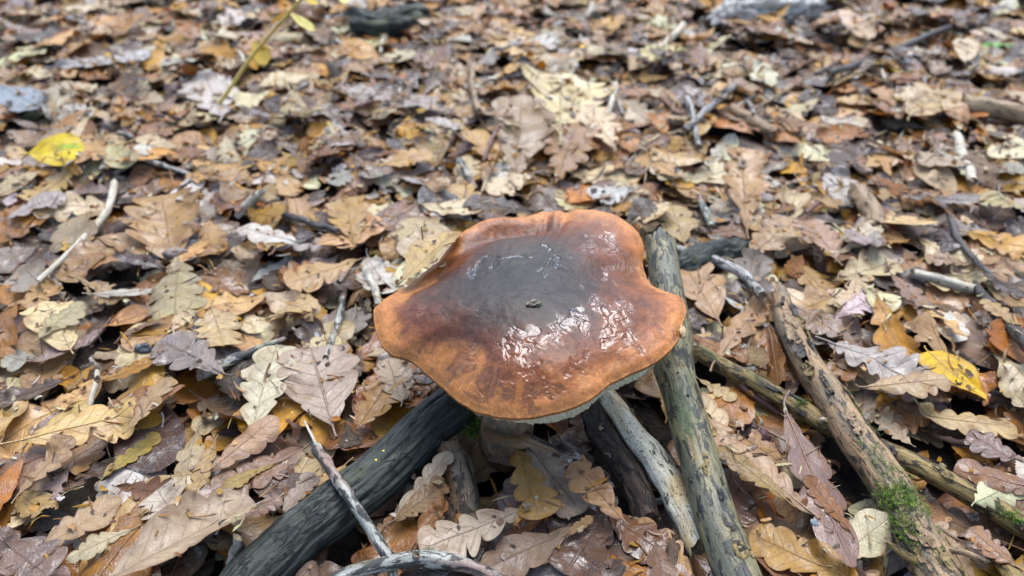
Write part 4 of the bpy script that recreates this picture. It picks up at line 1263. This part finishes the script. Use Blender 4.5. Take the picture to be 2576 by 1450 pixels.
# lip rows
lip = [(1.003, -.0008), (1.002, -.0020), (0.997, -.0030), (0.986, -.0036), (0.970, -.0040)]
Vt = [np.stack([X, Y, Z], -1)]
Cc = [C]; Wt = [wet]; Fm = [film]
zl = Z[-1]
for f, dz in lip:
    Vt.append(np.stack([CAPC[0] + np.cos(ang) * rimR * f, CAPC[1] + np.sin(ang) * rimR * f, zl + dz], -1)[None])
    Cc.append((C[-1] * (0.62 if f > 1 else 0.8))[None]); Wt.append(np.zeros((1, NA))); Fm.append(np.full((1, NA), .5))
Vt = np.concatenate(Vt, 0); Cc = np.concatenate(Cc, 0)
nrow = Vt.shape[0]
org = np.array([STEM0[0], STEM0[1], -0.012])
mush = empty('mushroom', org)
tag(mush, 'large wavy brown mushroom with a wet dark centre and orange brown margin', 'mushroom')
vv = Vt.reshape(-1, 3)
cc = np.concatenate([Cc.reshape(-1, 3), np.ones((len(vv), 1))], 1)
cap = obj('cap', mesh_np('cap', vv - org, grid_faces(nrow, NA, True)[:, ::1], {'col': cc, 'wet': np.concatenate(Wt, 0).ravel(), 'film': np.concatenate(Fm, 0).ravel(), 'rest': vv - org}), cap_material(), mush)
cap['label'] = 'wet glossy cap, almost black in the middle and orange brown at the edge'

# tube layer under the cap: thick and pale at the front right where the margin lifts
rho_t = np.concatenate([np.linspace(.990, .93, 22), np.linspace(.92, .15, 24)])
At, Rt = np.meshgrid(ang, rho_t)
Rr, Zr = np.broadcast_to(rimR, At.shape), np.broadcast_to(zl, At.shape)
show = np.clip(awin(At, ang_of(1440, 1030, .118), .40) + 0.85 * awin(At, ang_of(1590, 930, .128), .24), 0, 1)
deep = 0.003 + 0.0105 * show
Xt = CAPC[0] + np.cos(At) * Rr * Rt; Yt = CAPC[1] + np.sin(At) * Rr * Rt
inn = sstep(.992, .955, Rt)
Zt = Zr - 0.0028 - deep * inn - 0.007 * sstep(.95, .6, Rt)
Zt = Zt * 1.0
mid = sstep(.75, .2, Rt)
Zt = Zt * (1 - mid) + 0.112 * mid
Pn = np.stack([Xt, Yt, Zt], -1)
Zt = Zt + 0.0011 * fbm(Pn * 420, 2, 61) * inn + 0.0022 * fbm(Pn * 70, 2, 63) * inn
Pt = np.stack([Xt + 0.0012 * vnoise(Pn * 500, 65), Yt + 0.0012 * vnoise(Pn * 500, 67), Zt], -1).reshape(-1, 3)
tubes = obj('tube_layer', mesh_np('tube_layer', Pt - org, grid_faces(len(rho_t), NA, True), {'rest': Pt - org}),
            simple_material('tubes', (0.34, 0.31, 0.18), (0.60, 0.56, 0.40), 500, 0.8, 0.8, 0.0012), mush)
tubes['label'] = 'pale olive cream pores under the lifted front edge'
# stem
stem_path = catmull([STEM0 + [0, 0, -.004], STEM0 + [0.000, 0.004, .03], STEM0 + [.006, .018, .075], [CAPC[0], CAPC[1] - .004, .118], [CAPC[0], CAPC[1], .128]], 50)
srad = np.interp(np.linspace(0, 1, 50), [0, .12, .35, .7, 1], [.019, .0245, .0225, .019, .022])
Ps, rest, _ = tube(stem_path, srad, 48, 71, 0.05, 0.03)
obj('stem', mesh_np('stem', Ps.reshape(-1, 3) - org, grid_faces(50, 48, True), {'rest': rest.reshape(-1, 3)}),
    simple_material('stem', (0.060, 0.036, 0.018), (0.165, 0.105, 0.050), 110, 0.6, 0.6, 0.0015), mush)
def cap_z(u, v):
    """height of the cap surface under a place in the photograph"""
    z = .14
    for _ in range(6):
        p = G(u, v, z)
        k = np.argmin((X - p[0]) ** 2 + (Y - p[1]) ** 2)
        z = Z.ravel()[k]
    return G(u, v, z)
# torn bite on the right edge of the cap showing pale flesh
def blob(c, size, seed, amp=.35, nu=18, nv=12, sq=(1, 1, 1)):
    th = np.linspace(0, 2 * math.pi, nu, endpoint=False); ph = np.linspace(0.06, math.pi - .06, nv)
    T_, P_ = np.meshgrid(th, ph)
    D = np.stack([np.cos(T_) * np.sin(P_), np.sin(T_) * np.sin(P_), np.cos(P_)], -1)
    r = 1 + amp * fbm(D * 1.7 + seed, 3, seed)
    V = D * r[..., None] * size * np.array(sq)
    return V.reshape(-1, 3), grid_faces(nv, nu, True)
CRUMB = simple_material('crumb', (0.03, 0.025, 0.02), (0.34, 0.27, 0.19), 700, 0.7, 0.8, 0.001)
V, F = blob(None, .0030, 5, 1.1, 26, 18, (1.9, .9, .7))
p = cap_z(1343, 766)
o = obj('bark_crumb', mesh_np('bark_crumb', V, F, {'rest': V}), CRUMB, None, p + [0, 0, .0012])
tag(o, 'tiny grey brown crumb of bark stuck on the dark centre of the cap', 'bark crumb')
FLESH = simple_material('flesh', (0.34, 0.20, 0.09), (0.62, 0.46, 0.26), 600, 0.7, 0.9, 0.0015)
V, F = blob(None, .004, 9, .8, 16, 12, (.8, 1.6, 1.0))
p = G(1716, 838, .1245)
o = obj('torn_edge', mesh_np('torn_edge', V + p - org, F, {'rest': V}), FLESH, mush)
o['label'] = 'ragged torn bit of pale flesh on the right edge'

# ------------------------------------------------------------------ stick details
def on_stick(d, t, a, lift=0.0):
    """point on a stick: t along 0..1, a round (0 = sideways right of run, pi/2 = top)"""
    n = len(d['path']); k = int(np.clip(t * (n - 1), 1, n - 2))
    seg = d['P'].shape[1]
    c = d['path'][k]; q = d['P'][k, int(a / (2 * math.pi) * seg) % seg]
    nn = q - c; nn /= np.linalg.norm(nn)
    return q + nn * lift, nn, d['path'][k + 1] - d['path'][k]
def ring_mesh(c, nn, tt, R0, r0, seed, squash=1.0):
    tt = tt / np.linalg.norm(tt); bb = np.cross(nn, tt)
    th = np.linspace(0, 2 * math.pi, 16, endpoint=False); ph = np.linspace(0, 2 * math.pi, 7, endpoint=False)
    T_, P_ = np.meshgrid(th, ph, indexing='ij')
    w = 1 + .25 * vnoise(np.stack([np.cos(T_) * 2, np.sin(T_) * 2, P_ * .5], -1), seed)
    rr_ = R0 + r0 * np.cos(P_) * w
    V = c + (np.cos(T_) * rr_)[..., None] * tt * squash + (np.sin(T_) * rr_)[..., None] * bb + (np.sin(P_) * r0 * .7 * w)[..., None] * nn
    V = V.reshape(-1, 3)
    a = np.arange(16)[:, None]; b = np.arange(7)[None]
    F = np.stack([a * 7 + b, ((a + 1) % 16) * 7 + b, ((a + 1) % 16) * 7 + (b + 1) % 7, a * 7 + (b + 1) % 7], -1).reshape(-1, 4)
    return V, F
for (t, a, R0, r0) in ((.80, 1.75, .0042, .0020), (.34, 1.9, .0020, .0009)):
    c, nn, tt = on_stick(leaning, t, a, -.0004)
    V, F = ring_mesh(c, nn, tt, R0, r0, 3, 1.4)
    o = obj('knot', mesh_np('knot', V - leaning['org'], F, {'rest': V}), W_YELLOW, leaning['root'])
    V2, F2 = blob(None, R0 * .72, 4, .3, 12, 8, (1, 1, 1))
    obj('knot_heart', mesh_np('knot_heart', V2 * .8, F2, {'rest': V2}), W_ROT, o, c - nn * R0 * .25 - leaning['org'])

def strip_mesh(path, nrm, w, seed, curl=.3):
    n = len(path)
    T_ = np.gradient(path, axis=0); T_ /= np.linalg.norm(T_, axis=1)[:, None]
    Bn = np.cross(T_, nrm)
    s = np.linspace(-1, 1, 5)
    prof = np.sin(np.linspace(0.02, math.pi - .02, n)) ** .35 * (1 + .3 * vnoise(np.stack([np.linspace(0, 9, n), np.full(n, seed * 1.0), np.zeros(n)], -1), seed))
    V = path[:, None] + Bn[:, None] * (s[None, :] * w * prof[:, None])[..., None] + nrm[:, None] * (.0008 + curl * w * s[None, :, None] ** 2)
    return V.reshape(-1, 3), grid_faces(n, 5)
# split bark on the cream coloured branch
for (t0, t1, a, w) in ((.22, .60, 3.0, .0042), (.30, .46, 2.55, .0022), (.55, .92, 2.7, .0040)):
    Q = [on_stick(pale, t, a + .25 * math.sin(t * 19), .0004) for t in np.linspace(t0, t1, 26)]
    V, F = strip_mesh(np.array([q[0] for q in Q]), np.array([q[1] for q in Q]), w, int(t0 * 100), .22)
    obj('bark_strip', mesh_np('bark_strip', V - pale['org'], F, {'rest': V}), W_YELLOW, pale['root'])
fl = np.random.default_rng(77)
for k in range(26):
    t0 = fl.uniform(.06, .93); a = fl.uniform(.3, 2.9); ln = fl.uniform(.03, .09); w = fl.uniform(.0016, .0048)
    Q = [on_stick(mossy, min(t, .985), a + .12 * math.sin(t * 40 + k), .0003) for t in np.linspace(t0, t0 + ln, 12)]
    V, F = strip_mesh(np.array([q[0] for q in Q]), np.array([q[1] for q in Q]), w, k, .25)
    obj('bark_flake', mesh_np('bark_flake', V - mossy['org'], F, {'rest': V}), [W_TAN, W_DARK, W_YELLOW][k % 3], mossy['root'])
for (dd_, cnt_, lo, hi) in ((leaning, 16, .05, .92), (under, 14, .05, .95), (rot, 8, .1, .85)):
    for k in range(cnt_):
        t0 = fl.uniform(lo, hi); a = fl.uniform(.4, 2.8); ln = fl.uniform(.02, .07); w = fl.uniform(.0009, .0026)
        Q = [on_stick(dd_, min(t, .985), a + .1 * math.sin(t * 50 + k), .0001) for t in np.linspace(t0, t0 + ln, 10)]
        V, F = strip_mesh(np.array([q[0] for q in Q]), np.array([q[1] for q in Q]), w, k, .12)
        obj('bark_flake', mesh_np('bark_flake', V - dd_['org'], F, {'rest': V}), [W_DARK, W_YELLOW, W_DARK, W_TAN][k % 4], dd_['root'])
# side stubs
def stub(d, t, a, length, r, mat, tilt=.6, seed=1):
    c, nn, tt = on_stick(d, t, a, -.003)
    tt = tt / np.linalg.norm(tt)
    path = catmull([c, c + (nn + tt * tilt) * length * .5, c + (nn + tt * tilt * 1.3) * length], 10)
    P, rest, T_ = tube(path, np.linspace(r, r * .55, 10), 9, seed, .2, 0, 0, 0, 1.2)
    V, F, rs_ = end_face(P[-1], rest[-1], -T_[-1])
    o = obj('side_stub', mesh_np('side_stub', P.reshape(-1, 3) - d['org'], grid_faces(10, 9, True), {'rest': rest.reshape(-1, 3)}), mat, d['root'])
    obj('stub_end', mesh_np('stub_end', V - d['org'], F, {'rest': rs_}, smooth=False), ENDG, o)
stub(mossy, .845, .35, .022, .0038, W_YELLOW, -.5, 5)
stub(mossy, .82, 2.6, .020, .0034, W_TAN, .8, 6)
stub(slim, .04, 1.6, .012, .0016, W_WHITE, -1.6, 7)
stub(birchy, .45, 1.4, .007, .0040, W_LICHEN, .1, 8)
stub(under, .36, 1.2, .010, .0030, W_WHITE, .3, 9)

# moss tufts: short curved shoots with tiny leaves
def moss_mesh(spots, per, length, seed, spread=.9):
    rs = np.random.default_rng(seed)
    Vs, Fs, C = [], [], []
    off = 0
    for (c, nn, tt, rad) in spots:
        tt = tt / np.linalg.norm(tt); bb = np.cross(nn, tt)
        for _ in range(per):
            p = c + tt * rs.normal(0, rad) + bb * rs.normal(0, rad * .7)
            d = nn + rs.normal(0, spread, 3) * .8 + tt * rs.normal(0, .5); d /= np.linalg.norm(d)
            L = length * rs.uniform(.4, 1.2)
            side = np.cross(d, rs.normal(0, 1, 3)); side /= np.linalg.norm(side) + 1e-9
            bend = rs.normal(0, .5, 3)
            k = 5
            g_ = rs.uniform(0, 1)
            cc_ = np.array([.060, .125, .012]) * (1 - g_) + np.array([.20, .33, .035]) * g_
            cc_ = cc_ * rs.uniform(.5, 1.15)
            for q in range(k):
                f = (q + .3) / k
                b = p + (d * f + bend * f * f * .6) * L
                ax = d + bend * f; ax = ax / np.linalg.norm(ax)
                for sg in (-1, 1):
                    sd = side if q % 2 else np.cross(ax, side)
                    tip = b + (ax * .7 + sd * sg * .8) * L * .26
                    w = np.cross(ax, sd) * L * .055
                    Vs.append(np.array([b - w, b + w, tip])); Fs.append([off, off + 1, off + 2]); off += 3
                    C.append(np.tile([*cc_, 1.0], (3, 1)))
            Vs.append(np.array([p - side * L * .03, p + side * L * .03, p + (d + bend * .6) * L])); Fs.append([off, off + 1, off + 2]); off += 3
            C.append(np.tile([*(cc_ * .6), 1.0], (3, 1)))
    return np.vstack(Vs), np.array(Fs), np.vstack(C)
def add_moss(d, ts, per, length, seed, label):
    sp = []
    for (t, a, rad) in ts:
        c, nn, tt = on_stick(d, t, a)
        sp.append((c - nn * .0015, nn, tt, rad))
    V, F, C_ = moss_mesh(sp, per, length, seed)
    o = obj('moss', mesh_np('moss', V - d['org'], F, {'col': C_}, smooth=False), MOSS, d['root'])
    o['kind'] = 'stuff'; o['label'] = label
add_moss(mossy, [(t, a, .0045) for t in np.linspace(.67, .79, 7) for a in (.6, 1.0, 1.4, 1.9) if (t < .74 or a < 1.2)], 24, .0075, 3, 'bright green moss in a shaggy band')
add_moss(mossy, [(.60, 1.3, .004), (.57, 1.5, .003), (.62, 1.9, .003), (.54, 1.2, .002), (.15, 2.9, .004), (.19, 3.0, .003), (.24, 3.0, .0025), (.83, .6, .003), (.86, .5, .003), (.46, 2.6, .003), (.50, 2.8, .004), (.40, 2.9, .003), (.64, 2.6, .004), (.72, 2.8, .006), (.77, 2.6, .006), (.81, 2.9, .005), (.89, 2.7, .004), (.30, 3.0, .003)], 22, .0052, 4, 'small scattered green moss tufts')
ms = np.random.default_rng(5)
add_moss(mossy, [(float(np.clip(ms.normal(.74, .10), .3, .96)), float(ms.uniform(.3, 2.9)), float(ms.uniform(.001, .003))) for _ in range(60)], 5, .0045, 14, 'thin green moss fading out along the bark')
add_moss(under, [(.83, 1.2, .003), (.85, 1.0, .003), (.88, 1.2, .003), (.30, 1.5, .002)], 40, .006, 5, 'sparse green moss on the upper side')
add_moss(birchy, [(.52, 2.6, .0016), (.60, 4.2, .0022)], 30, .005, 6, 'tiny green moss tuft')
add_moss(log, [(.07, 5.6, .008), (.10, 5.8, .008), (.13, 5.7, .006)], 60, .009, 7, 'dark green moss on the shaded side near the stem')
add_moss(chunk, [(.25, 1.8, .003), (.35, 1.2, .002)], 25, .005, 8, 'specks of green moss')
# two yellow dots of fungus and bore holes on the log
YDOT = simple_material('fungus_dot', (.80, .52, .03), (.90, .66, .06), 900, .5, .2)
for (t, a) in ((.44, 1.50), (.47, 1.62)):
    c, nn, tt = on_stick(log, t, a)
    V, F = blob(None, .0010, 3, .25, 10, 7, (1, 1, .7))
    obj('fungus_dot', mesh_np('fungus_dot', V, F, {'rest': V}), YDOT, log['root'], c - log['org'])['label'] = 'tiny yellow fungus dot'
HOLE = simple_material('bore_hole', (.004, .004, .004), (.010, .009, .008), 900, .9, .2)
for (d, t, a, r) in ((log, .66, 1.9, .0016), (log, .60, 1.2, .0011), (log, .30, 1.3, .0013), (log, .22, 1.6, .0012), (leaning, .42, 1.7, .0015), (leaning, .36, 1.5, .0011)):
    c, nn, tt = on_stick(d, t, a)
    V, F = blob(None, r, 3, .2, 12, 7, (1, 1, 1))
    obj('bore_hole', mesh_np('bore_hole', V * [1, 1, .5], F, {'rest': V}), HOLE, d['root'], c - d['org'])

# moss cushion at the foot of the stem
V, F, C_ = moss_mesh([(G(1180 + dx, 1072 + dy, .004), np.array([0, 0, 1.0]), np.array([1.0, 0, 0]), .006) for dx in (-20, 5, 25) for dy in (-8, 10)], 70, .010, 12)
o = obj('moss_cushion', mesh_np('moss_cushion', V - G(1185, 1072, .0), F, {'col': C_}, smooth=False), MOSS, None, G(1185, 1072, .0))
tag(o, 'dark green moss cushion in the shade between log and stem', 'moss', None, 'stuff')

# ------------------------------------------------------------------ yellow sapling beyond the litter
SAPW = simple_material('sapling_stem', (.42, .30, .07), (.58, .44, .12), 300, .5, .3)
pts = np.array([G(530, 290, -.005), G(575, 228, .035), G(628, 150, .085), G(690, 75, .140), G(765, -10, .200), G(830, -80, .24)])
path = catmull(pts, 60)
P, rest, _ = tube(path, np.linspace(.0034, .0022, 60), 9, 4, .05)
sorg = pts[0].copy()
sap = empty('sapling', sorg)
tag(sap, 'thin sapling with a straw yellow stem and a few bright yellow leaves', 'sapling')
obj('stem', mesh_np('sapling_stem', P.reshape(-1, 3) - sorg, grid_faces(60, 9, True), {'rest': rest.reshape(-1, 3)}), SAPW, sap)
def sap_leaf(b, t, wf, colr, ky, roll, seed, kind='oval'):
    A_, B_ = np.array(b), np.array(t)
    d = B_ - A_; L = np.linalg.norm(d)
    rs = np.random.default_rng(seed)
    P, S, T = leaf_points(L, wf, 22, 9, 3, ky, .1, .001, .2, roll, -math.asin(d[2] / L), math.atan2(d[1], d[0]), 4, .3, kind, rs)
    P = P + (A_ + B_) / 2
    dd = dict(P=P, S=S, T=T, col=colr, prm=(rs.random(), .2, .9), name='')
    obj('leaf', mesh_np('sapling_leaf', P.reshape(-1, 3) - sorg, grid_faces(22, 9), leaf_attrs(dd)), LEAF, sap)
yel, ygr = (.60, .44, .04), (.58, .54, .15)
sap_leaf(G(638, 105, .105), G(672, 162, .080), .70, (.50, .35, .04), 14, .5, 1)
sap_leaf(G(648, 118, .100), G(690, 122, .095), .60, yel, 10, -.3, 2)
sap_leaf(G(728, 32, .165), G(792, 78, .140), .42, ygr, 8, .3, 3)
sap_leaf(G(724, 26, .168), G(684, 60, .150), .34, yel, 12, .6, 4)
sap_leaf(G(738, 20, .175), G(712, 52, .155), .30, yel, 10, -.5, 5)
sap_leaf(G(760, -2, .195), G(800, 12, .190), .5, yel, 8, .2, 6)
sap_leaf(G(755, 8, .19), G(740, -30, .20), .5, ygr, 8, .2, 7)
sap_leaf(G(865, 12, .15), G(872, -40, .16), .45, ygr, 8, .2, 8)

# ------------------------------------------------------------------ small loose things
def lump(name, u, v, size, label, cat, c1, c2, seed, sq=(1, 1, .8), rough=.5):
    V, F = blob(None, size, seed, .5, 24, 16, sq)
    p = G(u, v, .012)
    iy_, ix_ = cells(np.array([p[0]]), np.array([p[1]]))
    p[2] = H[iy_, ix_][0] + size * .15
    o = obj(name, mesh_np(name, V, F, {'rest': V}), simple_material(name, c1, c2, 260, rough, .6), None, p)
    tag(o, label, cat)
lump('white_pebble', 2240, 915, .0072, 'small white speckled pebble beside the yellow veined leaf', 'pebble', (.16, .155, .145), (.48, .47, .43), 4)
lump('acorn', 1920, 1060, .0085, 'dark purplish acorn lying between glossy leaves beside the mossy stick', 'acorn', (.050, .024, .024), (.10, .045, .040), 6, (1.3, .9, .85), .3)
lump('grey_pebble', 2040, 1340, .0030, 'tiny blue grey stone on the long purplish brown leaf', 'pebble', (.16, .19, .21), (.34, .38, .40), 8)
lump('dark_acorn', 375, 920, .0065, 'black acorn behind the curled bright orange leaf', 'acorn', (.020, .021, .024), (.05, .05, .055), 10, (1.2, .9, .85), .35)
lump('yellow_fungus', 1465, 105, .010, 'small bright orange yellow fungus far off in the litter', 'fungus', (.75, .40, .02), (.85, .55, .05), 12)
lump('brown_gall', 445, 645, .0095, 'ribbed brown seed husk under the broad ochre leaf', 'seed husk', (.10, .07, .055), (.22, .16, .12), 14, (1.6, .8, .8))
lump('grey_pebble', 2330, 1425, .010, 'smooth grey green pebble at the foot of the mossy stick', 'pebble', (.10, .12, .12), (.20, .22, .21), 16, (1.1, 1, .7))
